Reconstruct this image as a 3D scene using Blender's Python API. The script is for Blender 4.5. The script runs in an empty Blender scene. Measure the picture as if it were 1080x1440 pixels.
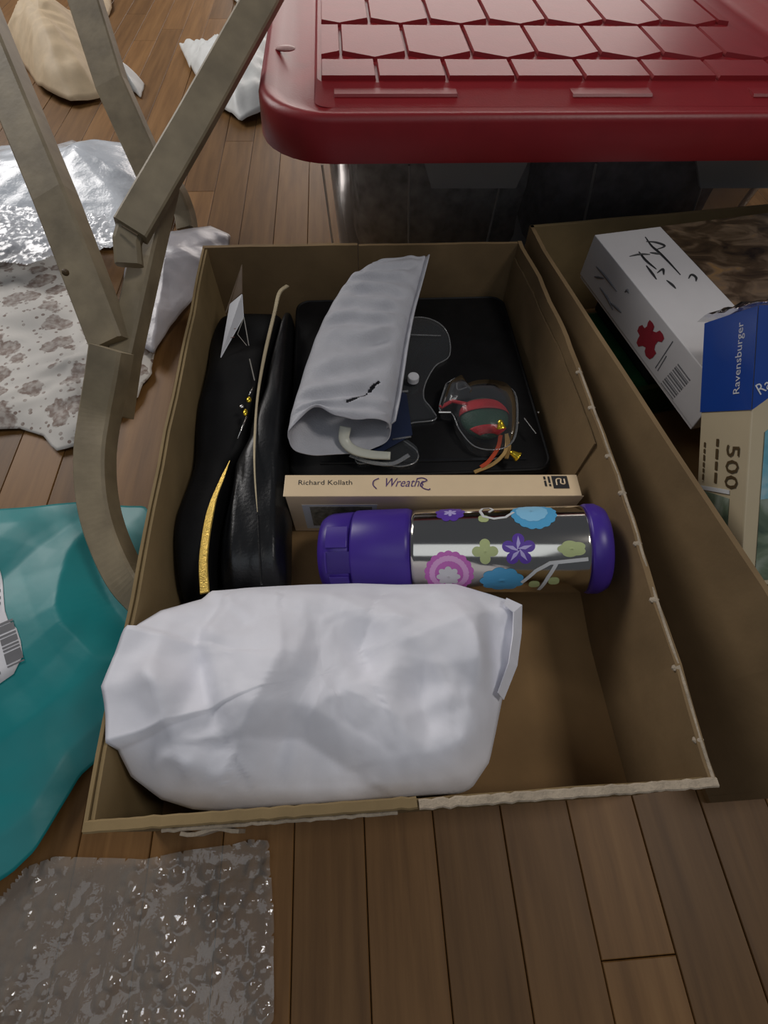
import bpy, math, random
from math import sin, cos, pi, radians, sqrt, atan2, asin, hypot
from mathutils import Vector, Matrix, noise

# ------------------------------------------------------------------ camera
SC = bpy.context.scene
COL = SC.collection
RX = Vector((0.99763008, -0.06542549, 0.02130107))
UX = Vector((0.0444288, 0.84892723, 0.526639))
FX = Vector((0.05253867, 0.52444453, -0.84982211))
EYE = Vector((0, 0, 0.40))
FPX = 719.62
cd = bpy.data.cameras.new('camera'); cam = bpy.data.objects.new('camera', cd); COL.objects.link(cam)
cam.matrix_world = Matrix(((RX.x, UX.x, -FX.x, EYE.x), (RX.y, UX.y, -FX.y, EYE.y), (RX.z, UX.z, -FX.z, EYE.z), (0, 0, 0, 1)))
cd.sensor_fit = 'VERTICAL'; cd.sensor_height = 36.0; cd.sensor_width = 27.0
cd.lens = FPX / 1440 * 36
cd.clip_start = 0.01; cd.clip_end = 50
SC.camera = cam

# ------------------------------------------------------------------ world, lights, exposure
SC.view_settings.view_transform = 'Standard'
SC.view_settings.look = 'None'
SC.view_settings.gamma = 1.0
SC.view_settings.use_curve_mapping = False
SC.view_settings.exposure = 0.0
W = bpy.data.worlds.new('dim_room'); SC.world = W; W.use_nodes = True
W.node_tree.nodes['Background'].inputs[0].default_value = (0.80, 0.86, 1.0, 1)
W.node_tree.nodes['Background'].inputs[1].default_value = 0.075
def area(name, loc, target, sx, sy, power, col):
    d = bpy.data.lights.new(name, 'AREA'); d.shape = 'RECTANGLE'; d.size = sx; d.size_y = sy
    d.energy = power; d.color = col
    o = bpy.data.objects.new(name, d); COL.objects.link(o); o.location = loc
    o.rotation_euler = (Vector(target) - Vector(loc)).to_track_quat('-Z', 'Y').to_euler()
    return o
area('window_light', (0.45, 2.75, 0.62), (0.1, 0.6, 0.1), 1.7, 0.80, 14, (1.0, 0.90, 0.84))
area('side_window_light', (-1.5, 1.9, 1.35), (-0.45, 1.1, 0), 1.0, 1.0, 26, (1.0, 0.96, 0.93))
area('ceiling_light', (-0.35, -1.0, 2.35), (0.0, 0.1, 0), 1.8, 1.4, 6, (0.88, 0.94, 1.0))
area('ceiling_lamp', (1.05, 0.0, 2.0), (0.0, 0.2, 0), 0.40, 0.40, 9.0, (1.0, 0.95, 0.90))

# ------------------------------------------------------------------ helpers
def at(px, py, z=None, x=None, y=None):
    """point of the place seen in direction (px, py) at a stated height z, or on plane x or y"""
    d = FX + RX * ((px - 540) / FPX) + UX * ((720 - py) / FPX)
    if z is not None: k = (z - EYE.z) / d.z
    elif x is not None: k = x / d.x
    else: k = y / d.y
    return EYE + d * k
def woff(o):
    v = Vector((0, 0, 0))
    while o is not None:
        v += o.location; o = o.parent
    return v
def tag(o, label=None, cat=None, group=None, kind=None):
    if label: o['label'] = label
    if cat: o['category'] = cat
    if group: o['group'] = group
    if kind: o['kind'] = kind
    return o
def thing(name, loc, label=None, cat=None, group=None, kind=None):
    o = bpy.data.objects.new(name, None); COL.objects.link(o); o.location = loc
    o.empty_display_size = 0.02
    return tag(o, label, cat, group, kind)
def mk(name, verts, faces, m, parent=None, smooth=False, solid=0, bevel=0, label=None):
    me = bpy.data.meshes.new(name)
    vs = [Vector(v) for v in verts]
    if parent is not None: off = woff(parent)
    else:
        off = Vector((sum(v.x for v in vs) / len(vs), sum(v.y for v in vs) / len(vs), min(v.z for v in vs)))
    me.from_pydata([tuple(v - off) for v in vs], [], faces)
    me.materials.append(m)
    if smooth: me.polygons.foreach_set('use_smooth', [True] * len(me.polygons))
    me.update()
    o = bpy.data.objects.new(name, me); COL.objects.link(o)
    if parent is not None: o.parent = parent
    else: o.location = off
    if solid:
        s = o.modifiers.new('thickness', 'SOLIDIFY'); s.thickness = solid; s.offset = 0
    if bevel:
        b = o.modifiers.new('bevel', 'BEVEL'); b.width = bevel; b.segments = 2; b.limit_method = 'ANGLE'
    if label: o['label'] = label
    return o
class MB:
    def __init__(s): s.v = []; s.f = []
    def add(s, v, f):
        n = len(s.v); s.v += [Vector(p) for p in v]; s.f += [tuple(i + n for i in q) for q in f]
    def box(s, o, a, b, c):
        o, a, b, c = map(Vector, (o, a, b, c))
        v = [o, o + a, o + a + b, o + b]; v += [p + c for p in v]
        s.add(v, [(3, 2, 1, 0), (4, 5, 6, 7), (0, 1, 5, 4), (1, 2, 6, 5), (2, 3, 7, 6), (3, 0, 4, 7)])
    def sweep(s, pts, w, h, n, ch=0.15, taper=None):
        pts = [Vector(p) for p in pts]; N = len(pts); rings = []
        for i, p in enumerate(pts):
            t = (pts[min(i + 1, N - 1)] - pts[max(i - 1, 0)]).normalized()
            v = Vector(n[i] if isinstance(n, list) else n); v = (v - t * v.dot(t)).normalized(); u = t.cross(v)
            k = taper(i / (N - 1)) if taper else 1
            a, b = w / 2 * k, h / 2 * k; c = min(a, b) * ch * 2
            rings.append([p + u * x + v * y for x, y in ((a, b - c), (a - c, b), (-a + c, b), (-a, b - c), (-a, -b + c), (-a + c, -b), (a - c, -b), (a, -b + c))])
        vs = [q for r in rings for q in r]; fs = []
        for i in range(N - 1):
            for j in range(8):
                fs.append((i * 8 + j, i * 8 + (j + 1) % 8, i * 8 + 8 + (j + 1) % 8, i * 8 + 8 + j))
        fs.append(tuple(range(7, -1, -1))); fs.append(tuple((N - 1) * 8 + j for j in range(8)))
        s.add(vs, fs)
    def tube(s, pts, r, k=8):
        pts = [Vector(p) for p in pts]; N = len(pts); vs = []; fs = []
        for i, p in enumerate(pts):
            t = (pts[min(i + 1, N - 1)] - pts[max(i - 1, 0)]).normalized()
            a = t.orthogonal() if abs(t.z) > 0.9 else Vector((0, 0, 1)); a = (a - t * a.dot(t)).normalized(); b = t.cross(a)
            rr = r(i / (N - 1)) if callable(r) else r
            vs += [p + a * (cos(2 * pi * j / k) * rr) + b * (sin(2 * pi * j / k) * rr) for j in range(k)]
        for i in range(N - 1):
            for j in range(k): fs.append((i * k + j, i * k + (j + 1) % k, i * k + k + (j + 1) % k, i * k + k + j))
        fs.append(tuple(range(k - 1, -1, -1))); fs.append(tuple((N - 1) * k + j for j in range(k)))
        s.add(vs, fs)
    def lathe(s, p0, axis, prof, k=48):
        """prof: (distance along axis, radius)"""
        p0 = Vector(p0); t = Vector(axis).normalized(); a = t.orthogonal().normalized(); b = t.cross(a); vs = []; fs = []
        for d, r in prof: vs += [p0 + t * d + (a * cos(2 * pi * j / k) + b * sin(2 * pi * j / k)) * r for j in range(k)]
        for i in range(len(prof) - 1):
            for j in range(k): fs.append((i * k + j, i * k + (j + 1) % k, i * k + k + (j + 1) % k, i * k + k + j))
        fs.append(tuple(range(k - 1, -1, -1))); fs.append(tuple((len(prof) - 1) * k + j for j in range(k)))
        s.add(vs, fs)
    def ball(s, c, r, sx=1, sy=1, sz=1, n=16, m=10):
        c = Vector(c); vs = []; fs = []
        for i in range(m + 1):
            th = pi * i / m
            for j in range(n):
                ph = 2 * pi * j / n
                vs.append(c + Vector((r * sx * sin(th) * cos(ph), r * sy * sin(th) * sin(ph), r * sz * cos(th))))
        for i in range(m):
            for j in range(n): fs.append((i * n + j, i * n + n + j, i * n + n + (j + 1) % n, i * n + (j + 1) % n))
        s.add(vs, fs)
    def prism(s, pts, d):
        d = Vector(d); n = len(pts); pts = [Vector(p) for p in pts]
        s.add(pts + [p + d for p in pts], [tuple(range(n - 1, -1, -1)), tuple(range(n, 2 * n))] + [(i, (i + 1) % n, n + (i + 1) % n, n + i) for i in range(n)])
    def build(s, name, m, parent=None, **k): return mk(name, s.v, s.f, m, parent, **k)
def lerp(a, b, t): return a + (b - a) * t
def interp(tab, x):
    if x <= tab[0][0]: return tab[0][1]
    for (a, va), (b, vb) in zip(tab, tab[1:]):
        if x <= b:
            t = (x - a) / (b - a); return va + (vb - va) * t
    return tab[-1][1]
def sinterp(tab, x):
    if x <= tab[0][0]: return tab[0][1]
    for (a, va), (b, vb) in zip(tab, tab[1:]):
        if x <= b:
            t = (x - a) / (b - a); t = t * t * (3 - 2 * t); return va + (vb - va) * t
    return tab[-1][1]
def spline(pts, n=8):
    pts = [Vector(p) for p in pts]; out = []
    P = [2 * pts[0] - pts[1]] + pts + [2 * pts[-1] - pts[-2]]
    for i in range(1, len(P) - 2):
        a, b, c, d = P[i - 1:i + 3]
        for k in range(n):
            t = k / n
            out.append(0.5 * ((2 * b) + (c - a) * t + (2 * a - 5 * b + 4 * c - d) * t * t + (3 * b - a - 3 * c + d) * t ** 3))
    out.append(pts[-1]); return out
def tri(x):
    x = x - math.floor(x); return 4 * abs(x - 0.5) - 1
def crease(p, seed=0, f=20, oct=5):
    """faceted crumple: folded waves in warped random directions"""
    r = random.Random(seed); s = 0; tot = 0
    w = noise.noise_vector(Vector((p[0] * f * 0.35 + seed, p[1] * f * 0.35, p[2] * f * 0.35)))
    for k in range(oct):
        a = r.uniform(0, pi); g = f * (0.5 + 0.55 * k); wt = 1 / (1 + 0.8 * k); c = r.uniform(0, 1); b = r.uniform(-.5, .5)
        s += wt * tri((p[0] * cos(a) + p[1] * sin(a) + p[2] * b) * g + c + (w.x * cos(a * 3) + w.y) * 0.9); tot += wt
    return s / tot

_seed_cache = {}
def _cell(ix, iy, seed, g):
    k = (ix, iy, seed)
    if k not in _seed_cache:
        r = random.Random((ix * 73856093) ^ (iy * 19349663) ^ (seed * 83492791))
        a = r.uniform(0, 2 * pi); m = g * r.uniform(0.3, 1)
        _seed_cache[k] = (r.random(), r.random(), m * cos(a), m * sin(a), r.uniform(-0.3, 0.3))
    return _seed_cache[k]
def facet(p, seed=0, size=0.05, g=0.9, kq=0.9):
    """crumpled paper relief: nearly flat facets meeting in sharp ridges and valleys (about -1..1)"""
    x, y = p[0] / size, p[1] / size; ix, iy = math.floor(x), math.floor(y); hi = -9; lo = 9
    for a in (-1, 0, 1):
        for b in (-1, 0, 1):
            for sd in (0, 1):
                sx, sy, gx, gy, h = _cell(ix + a, iy + b, seed * 2 + sd, g)
                dx, dy = x - (ix + a + sx), y - (iy + b + sy); v = h + gx * dx + gy * dy; q = kq * (dx * dx + dy * dy)
                if sd == 0: hi = max(hi, v - q)
                else: lo = min(lo, v + q)
    return 0.5 * (hi + lo)

# ------------------------------------------------------------------ materials
def newmat(name):
    m = bpy.data.materials.new(name); m.use_nodes = True; nt = m.node_tree
    return m, nt, nt.nodes['Principled BSDF'], nt.nodes['Material Output']
def nd(nt, t, **k):
    n = nt.nodes.new(t)
    for a, v in k.items(): setattr(n, a, v)
    return n
def coords(nt, scale=(1, 1, 1), rot=(0, 0, 0)):
    tc = nd(nt, 'ShaderNodeTexCoord'); mp = nd(nt, 'ShaderNodeMapping')
    mp.inputs['Scale'].default_value = scale; mp.inputs['Rotation'].default_value = rot
    nt.links.new(tc.outputs['Object'], mp.inputs['Vector']); return mp.outputs['Vector']
def ramp(nt, fac, stops):
    r = nd(nt, 'ShaderNodeValToRGB'); e = r.color_ramp.elements
    while len(e) < len(stops): e.new(0.5)
    for q, (p, c) in zip(e, stops): q.position = p; q.color = (c[0], c[1], c[2], 1)
    nt.links.new(fac, r.inputs['Fac']); return r.outputs['Color']
def simple(name, c, rough=0.5, metal=0, var=0.12, nscale=60, bump=0.0, bscale=200, spec=0.5, scale=(1, 1, 1), coat=0, trans=0):
    m, nt, b, out = newmat(name)
    v = coords(nt, scale)
    n = nd(nt, 'ShaderNodeTexNoise'); n.inputs['Scale'].default_value = nscale; n.inputs['Detail'].default_value = 5
    nt.links.new(v, n.inputs['Vector'])
    lo = tuple(x * (1 - var) for x in c); hi = tuple(min(1, x * (1 + var)) for x in c)
    nt.links.new(ramp(nt, n.outputs['Fac'], [(0.3, lo), (0.7, hi)]), b.inputs['Base Color'])
    b.inputs['Roughness'].default_value = rough; b.inputs['Metallic'].default_value = metal
    b.inputs['Specular IOR Level'].default_value = spec; b.inputs['Coat Weight'].default_value = coat
    if bump:
        n2 = nd(nt, 'ShaderNodeTexNoise'); n2.inputs['Scale'].default_value = bscale; n2.inputs['Detail'].default_value = 4
        nt.links.new(v, n2.inputs['Vector'])
        bp = nd(nt, 'ShaderNodeBump'); bp.inputs['Strength'].default_value = bump; bp.inputs['Distance'].default_value = 0.002
        nt.links.new(n2.outputs['Fac'], bp.inputs['Height']); nt.links.new(bp.outputs['Normal'], b.inputs['Normal'])
    return m
def film(name, c, alpha, rough=0.15, edge=0.5, bump=0.3, bscale=120, tint=(1, 1, 1), spec=0.5, ior=None):
    """thin clear plastic: transparent film with a glossy skin, denser at grazing angles"""
    m, nt, b, out = newmat(name)
    b.inputs['Base Color'].default_value = (*c, 1); b.inputs['Roughness'].default_value = rough; b.inputs['Specular IOR Level'].default_value = spec
    t = nd(nt, 'ShaderNodeBsdfTransparent'); t.inputs['Color'].default_value = (*tint, 1)
    lw = nd(nt, 'ShaderNodeLayerWeight'); lw.inputs['Blend'].default_value = 0.35
    mr = nd(nt, 'ShaderNodeMapRange'); mr.inputs['To Min'].default_value = alpha; mr.inputs['To Max'].default_value = min(1, alpha + edge)
    nt.links.new(lw.outputs['Facing'], mr.inputs['Value'])
    mx = nd(nt, 'ShaderNodeMixShader'); nt.links.new(mr.outputs['Result'], mx.inputs['Fac'])
    nt.links.new(t.outputs['BSDF'], mx.inputs[1]); nt.links.new(b.outputs['BSDF'], mx.inputs[2])
    fr = nd(nt, 'ShaderNodeFresnel'); fr.inputs['IOR'].default_value = ior or (1.5 + 0.6 * (spec > 0.5))
    gl = nd(nt, 'ShaderNodeBsdfGlossy'); gl.inputs['Roughness'].default_value = rough; m2 = nd(nt, 'ShaderNodeMixShader')
    nt.links.new(fr.outputs['Fac'], m2.inputs['Fac']); nt.links.new(mx.outputs['Shader'], m2.inputs[1]); nt.links.new(gl.outputs['BSDF'], m2.inputs[2])
    nt.links.new(m2.outputs['Shader'], out.inputs['Surface'])
    if bump:
        v = coords(nt)
        n2 = nd(nt, 'ShaderNodeTexNoise'); n2.inputs['Scale'].default_value = bscale; n2.inputs['Detail'].default_value = 4
        nt.links.new(v, n2.inputs['Vector'])
        bp = nd(nt, 'ShaderNodeBump'); bp.inputs['Strength'].default_value = bump; bp.inputs['Distance'].default_value = 0.004
        nt.links.new(n2.outputs['Fac'], bp.inputs['Height'])
        nt.links.new(bp.outputs['Normal'], b.inputs['Normal']); nt.links.new(bp.outputs['Normal'], gl.inputs['Normal'])
    return m
def wood_floor():
    m, nt, b, out = newmat('honey_oak_plank')
    v = coords(nt, (60, 4, 20))
    oi = nd(nt, 'ShaderNodeObjectInfo')
    ad = nd(nt, 'ShaderNodeVectorMath', operation='ADD'); sc = nd(nt, 'ShaderNodeVectorMath', operation='SCALE'); sc.inputs['Scale'].default_value = 40
    nt.links.new(oi.outputs['Random'], sc.inputs[0]); nt.links.new(v, ad.inputs[0]); nt.links.new(sc.outputs[0], ad.inputs[1])
    n = nd(nt, 'ShaderNodeTexNoise'); n.inputs['Scale'].default_value = 1.6; n.inputs['Detail'].default_value = 6; n.inputs['Roughness'].default_value = 0.6
    nt.links.new(ad.outputs[0], n.inputs['Vector'])
    c = ramp(nt, n.outputs['Fac'], [(0.3, (0.155, 0.074, 0.022)), (0.55, (0.225, 0.113, 0.037)), (0.75, (0.270, 0.142, 0.050))])
    hs = nd(nt, 'ShaderNodeHueSaturation'); mr = nd(nt, 'ShaderNodeMapRange'); mr.inputs['To Min'].default_value = 0.72; mr.inputs['To Max'].default_value = 1.15
    nt.links.new(oi.outputs['Random'], mr.inputs['Value']); nt.links.new(mr.outputs['Result'], hs.inputs['Value']); nt.links.new(c, hs.inputs['Color'])
    nt.links.new(hs.outputs['Color'], b.inputs['Base Color']); b.inputs['Roughness'].default_value = 0.46; b.inputs['Specular IOR Level'].default_value = 0.25
    bp = nd(nt, 'ShaderNodeBump'); bp.inputs['Strength'].default_value = 0.12; bp.inputs['Distance'].default_value = 0.001
    nt.links.new(n.outputs['Fac'], bp.inputs['Height']); nt.links.new(bp.outputs['Normal'], b.inputs['Normal'])
    return m
def cardboard_mat(name, c):
    m, nt, b, out = newmat(name)
    v = coords(nt, (1, 1, 1))
    n = nd(nt, 'ShaderNodeTexNoise'); n.inputs['Scale'].default_value = 22; n.inputs['Detail'].default_value = 6
    nt.links.new(v, n.inputs['Vector'])
    col = ramp(nt, n.outputs['Fac'], [(0.3, tuple(x * 0.82 for x in c)), (0.7, tuple(x * 1.12 for x in c))])
    nt.links.new(col, b.inputs['Base Color']); b.inputs['Roughness'].default_value = 0.75; b.inputs['Specular IOR Level'].default_value = 0.25
    n2 = nd(nt, 'ShaderNodeTexNoise'); n2.inputs['Scale'].default_value = 350
    nt.links.new(v, n2.inputs['Vector'])
    bp = nd(nt, 'ShaderNodeBump'); bp.inputs['Strength'].default_value = 0.12; bp.inputs['Distance'].default_value = 0.001
    nt.links.new(n2.outputs['Fac'], bp.inputs['Height']); nt.links.new(bp.outputs['Normal'], b.inputs['Normal'])
    return m
def blotch_print(name, base, ink):
    """tissue paper printed with brown flower and leaf blots"""
    m, nt, b, out = newmat(name)
    v = coords(nt)
    n = nd(nt, 'ShaderNodeTexNoise'); n.inputs['Scale'].default_value = 110; n.inputs['Detail'].default_value = 2
    nt.links.new(v, n.inputs['Vector'])
    mxv = nd(nt, 'ShaderNodeMixRGB'); mxv.inputs['Fac'].default_value = 0.012; nt.links.new(v, mxv.inputs[1]); nt.links.new(n.outputs['Color'], mxv.inputs[2])
    vo = nd(nt, 'ShaderNodeTexVoronoi'); vo.inputs['Scale'].default_value = 40; nt.links.new(mxv.outputs['Color'], vo.inputs['Vector'])
    vs = nd(nt, 'ShaderNodeTexVoronoi'); vs.inputs['Scale'].default_value = 120; nt.links.new(v, vs.inputs['Vector'])
    a1 = ramp(nt, vo.outputs['Distance'], [(0.0, (0.55,) * 3), (0.12, (0.8,) * 3), (0.42, (0.95,) * 3), (0.47, (0,) * 3)])
    a2 = ramp(nt, vs.outputs['Distance'], [(0.22, (0.9,) * 3), (0.26, (0,) * 3)])
    mx = nd(nt, 'ShaderNodeMixRGB', blend_type='LIGHTEN'); mx.inputs['Fac'].default_value = 1
    nt.links.new(a1, mx.inputs[1]); nt.links.new(a2, mx.inputs[2])
    n3 = nd(nt, 'ShaderNodeTexNoise'); n3.inputs['Scale'].default_value = 160; n3.inputs['Detail'].default_value = 3; nt.links.new(v, n3.inputs['Vector'])
    w = ramp(nt, n3.outputs['Fac'], [(0.38, (0.5,) * 3), (0.6, (1,) * 3)])
    mu = nd(nt, 'ShaderNodeMixRGB', blend_type='MULTIPLY'); mu.inputs['Fac'].default_value = 1; nt.links.new(mx.outputs['Color'], mu.inputs[1]); nt.links.new(w, mu.inputs[2])
    c = nd(nt, 'ShaderNodeMixRGB'); nt.links.new(mu.outputs['Color'], c.inputs['Fac']); c.inputs[1].default_value = (*base, 1); c.inputs[2].default_value = (*ink, 1)
    nt.links.new(c.outputs['Color'], b.inputs['Base Color']); b.inputs['Roughness'].default_value = 0.7
    return m
def picture(name, stops, scale=30, stretch=(1, 1, 1), rough=0.3):
    m, nt, b, out = newmat(name)
    v = coords(nt, stretch)
    n = nd(nt, 'ShaderNodeTexNoise'); n.inputs['Scale'].default_value = scale; n.inputs['Detail'].default_value = 6; n.inputs['Distortion'].default_value = 1.2
    nt.links.new(v, n.inputs['Vector']); nt.links.new(ramp(nt, n.outputs['Fac'], stops), b.inputs['Base Color']); b.inputs['Roughness'].default_value = rough
    return m
WOOD = wood_floor()
SUB = simple('dark_subfloor', (0.06, 0.036, 0.018), 0.9)
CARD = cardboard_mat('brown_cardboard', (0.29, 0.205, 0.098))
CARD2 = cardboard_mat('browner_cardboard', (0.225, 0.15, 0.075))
CARDF = cardboard_mat('cardboard_bottom', (0.29, 0.175, 0.075))
TORN = simple('torn_pale_cardboard', (0.42, 0.345, 0.255), 0.9, bump=0.5, bscale=400, var=0.25)
RED = simple('red_plastic', (0.26, 0.009, 0.013), 0.42, var=0.05, bump=0.06, bscale=500)
CLEAR = film('clear_bin_plastic', (0.40, 0.40, 0.39), 0.20, rough=0.3, edge=0.3, bump=0.1, bscale=40, ior=1.25)
RIBP = film('pale_ribs', (0.55, 0.55, 0.53), 0.35, rough=0.3, edge=0.3, bump=0)
DARKC = simple('charcoal_cloth', (0.40, 0.42, 0.42), 0.7, var=0.5, bump=0.3, bscale=60)
CHAIRW = simple('grimy_cream_paint', (0.29, 0.235, 0.15), 0.55, var=0.22, nscale=40, bump=0.1, bscale=150)
LEATHER = simple('black_leather', (0.0075, 0.008, 0.009), 0.34, var=0.3, bump=0.12, bscale=420)
BLACK = simple('matt_black', (0.0045, 0.0045, 0.005), 0.6, var=0.3, bump=0.1, spec=0.25)
GOLD = simple('gold_zip', (0.85, 0.58, 0.14), 0.35, metal=0.75, var=0.2, nscale=400, bump=0.3, bscale=900)
BRASS = simple('yellow_gold_foil', (0.95, 0.66, 0.05), 0.22, metal=0.85, var=0.1)
PALEGOLD = simple('pale_piping', (0.55, 0.46, 0.30), 0.45, metal=0.3)
SILVER = simple('silver_metal', (0.7, 0.68, 0.65), 0.25, metal=1)
PAPER = simple('white_wrapping_paper', (0.86, 0.86, 0.92), 0.62, var=0.03, bump=0.05, bscale=200)
WPAPER = simple('white_scrap_paper', (0.70, 0.71, 0.69), 0.5, var=0.05)
TAN = simple('tan_kraft_tissue', (0.56, 0.43, 0.27), 0.65, var=0.08)
FOAM = simple('white_packing_foam', (0.53, 0.53, 0.565), 0.55, var=0.06, bump=0.25, bscale=700)
TEAL = simple('teal_poly_mailer', (0.004, 0.225, 0.235), 0.42, var=0.12, nscale=20, bump=0.1, bscale=60)
LABELW = simple('white_label', (0.74, 0.74, 0.77), 0.45, var=0.02)
INK = simple('black_ink', (0.02, 0.02, 0.022), 0.6)
GREYINK = simple('grey_ink', (0.16, 0.16, 0.17), 0.6)
VIOLETINK = simple('violet_ink', (0.09, 0.04, 0.17), 0.6)
BROWNINK = simple('dark_brown_ink', (0.09, 0.055, 0.02), 0.6)
CREAM = simple('cream_book_cover', (0.86, 0.66, 0.42), 0.45, var=0.03)
PAGES = simple('book_pages', (0.70, 0.64, 0.52), 0.8, scale=(1, 300, 1), nscale=4, var=0.2)
PHOTO = picture('grey_photo_print', [(0.3, (0.08, 0.08, 0.06)), (0.5, (0.22, 0.2, 0.15)), (0.7, (0.4, 0.38, 0.3))], 120)
PURPLE = simple('purple_plastic', (0.062, 0.028, 0.30), 0.36, var=0.04)
PURPLED = simple('deep_purple_plastic', (0.042, 0.018, 0.21), 0.42, var=0.04)
STEEL = simple('brushed_steel', (0.66, 0.63, 0.57), 0.12, metal=1, var=0.03, scale=(1, 60, 60))
PINK = simple('pink_print', (0.62, 0.16, 0.55), 0.4, var=0.03)
PINKL = simple('light_pink_print', (0.80, 0.42, 0.75), 0.4, var=0.03)
SKYB = simple('sky_blue_print', (0.10, 0.42, 0.72), 0.4, var=0.03)
SKYL = simple('light_blue_print', (0.28, 0.62, 0.88), 0.4, var=0.03)
VIOL = simple('violet_print', (0.12, 0.05, 0.40), 0.4, var=0.03)
LILAC = simple('lilac_print', (0.52, 0.45, 0.82), 0.4, var=0.03)
WHITEP = simple('white_print', (0.72, 0.73, 0.74), 0.45, var=0.02)
LIMEP = simple('lime_print', (0.48, 0.55, 0.25), 0.45, var=0.04)
WRAP = film('bubble_wrap_film', (0.50, 0.45, 0.39), 0.33, rough=0.08, edge=0.2, bump=0.45, bscale=75, spec=0.8, ior=1.55)
WRAPW = film('milky_wrap_film', (0.84, 0.90, 0.97), 0.82, rough=0.25, edge=0.15, bump=0.25, bscale=90, ior=1.22)
WRAPL = film('lilac_wrap_film', (0.52, 0.50, 0.53), 0.78, rough=0.35, edge=0.2, bump=0.25, bscale=70, ior=1.2)
BLISTER = film('clear_blister', (0.30, 0.32, 0.34), 0.07, rough=0.12, edge=0.25, bump=0, ior=1.18)
BLRIM = film('clear_blister_rim', (0.62, 0.63, 0.64), 0.22, rough=0.1, edge=0.4, bump=0)
TISSUE = blotch_print('printed_tissue', (0.68, 0.65, 0.60), (0.20, 0.13, 0.10))
GIFTRED = simple('red_felt', (0.42, 0.008, 0.016), 0.6, var=0.15, bump=0.3, bscale=600)
GIFTGRN = simple('dark_green_felt', (0.012, 0.055, 0.032), 0.6, var=0.2, bump=0.3, bscale=600)
GREENB = simple('dark_green_card', (0.006, 0.040, 0.012), 0.35, var=0.2)
BLUE = simple('royal_blue_print', (0.012, 0.062, 0.33), 0.30, var=0.03, coat=0.2)
BEIGE = simple('beige_print', (0.60, 0.50, 0.33), 0.35, var=0.02)
PUZW = simple('puzzle_box_white', (0.62, 0.60, 0.60), 0.4, var=0.02)
PUZR = simple('dark_red_print', (0.30, 0.02, 0.035), 0.5)
FURPIC = picture('brown_animal_print', [(0.3, (0.015, 0.01, 0.008)), (0.5, (0.07, 0.045, 0.025)), (0.62, (0.16, 0.11, 0.07)), (0.8, (0.30, 0.17, 0.06))], 26, (1, 2.0, 1))
COASTPIC = picture('sea_and_grass_print', [(0.28, (0.03, 0.06, 0.05)), (0.45, (0.16, 0.21, 0.14)), (0.6, (0.35, 0.40, 0.33)), (0.75, (0.30, 0.55, 0.62))], 26)
SHRINK = film('shrink_wrap', (0.6, 0.62, 0.66), 0.12, rough=0.1, edge=0.5, bump=0.6, bscale=120)
STRAPC = simple('cream_plastic', (0.66, 0.66, 0.56), 0.35, var=0.03)
BLUEPL = simple('navy_plastic', (0.02, 0.03, 0.07), 0.3)

# ------------------------------------------------------------------ floor
floor = mk('floor', [(-1.5, -0.45, -0.02), (1.3, -0.45, -0.02), (1.3, 2.6, -0.02), (-1.5, 2.6, -0.02), (-1.5, -0.45, -0.0125), (1.3, -0.45, -0.0125), (1.3, 2.6, -0.0125), (-1.5, 2.6, -0.0125)],
           [(3, 2, 1, 0), (4, 5, 6, 7), (0, 1, 5, 4), (1, 2, 6, 5), (2, 3, 7, 6), (3, 0, 4, 7)], SUB)
tag(floor, 'narrow honey brown wooden strip floor under the boxes', kind='structure')
rnd = random.Random(4)
PW = 0.0463
joint_y = at(910, 1346, 0).y
for i in range(-31, 28):
    xa = -0.0045 + PW * i; y = -0.45 + rnd.uniform(0, 0.5) - 0.5
    ends = []
    while y < 2.6: ends.append(y); y += rnd.choice((0.75, 0.95, 1.2))
    ends.append(2.6)
    if i == 3: ends = [-0.45, joint_y, 0.9, 1.9, 2.6]
    elif i in (-2, -1, 0, 1, 2, 4): ends = [-0.45] + [e for e in ends if e > 0.15]
    for a, b in zip(ends, ends[1:]):
        a = max(a, -0.45)
        if b - a < 0.03: continue
        g = 0.0003; c = 0.0005; dz = rnd.uniform(-0.0003, 0)
        x0, x1, y0, y1 = xa + g, xa + PW - g, a + g, b - g
        vs = [(x0, y0, -0.0124), (x1, y0, -0.0124), (x1, y1, -0.0124), (x0, y1, -0.0124),
              (x0, y0, dz - c), (x1, y0, dz - c), (x1, y1, dz - c), (x0, y1, dz - c),
              (x0 + c, y0 + c, dz), (x1 - c, y0 + c, dz), (x1 - c, y1 - c, dz), (x0 + c, y1 - c, dz)]
        fs = [(8, 9, 10, 11)]
        for j in range(4):
            k = (j + 1) % 4; fs += [(j, k, 4 + k, 4 + j), (4 + j, 4 + k, 8 + k, 8 + j)]
        mk('plank', vs, fs, WOOD, floor)

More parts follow.
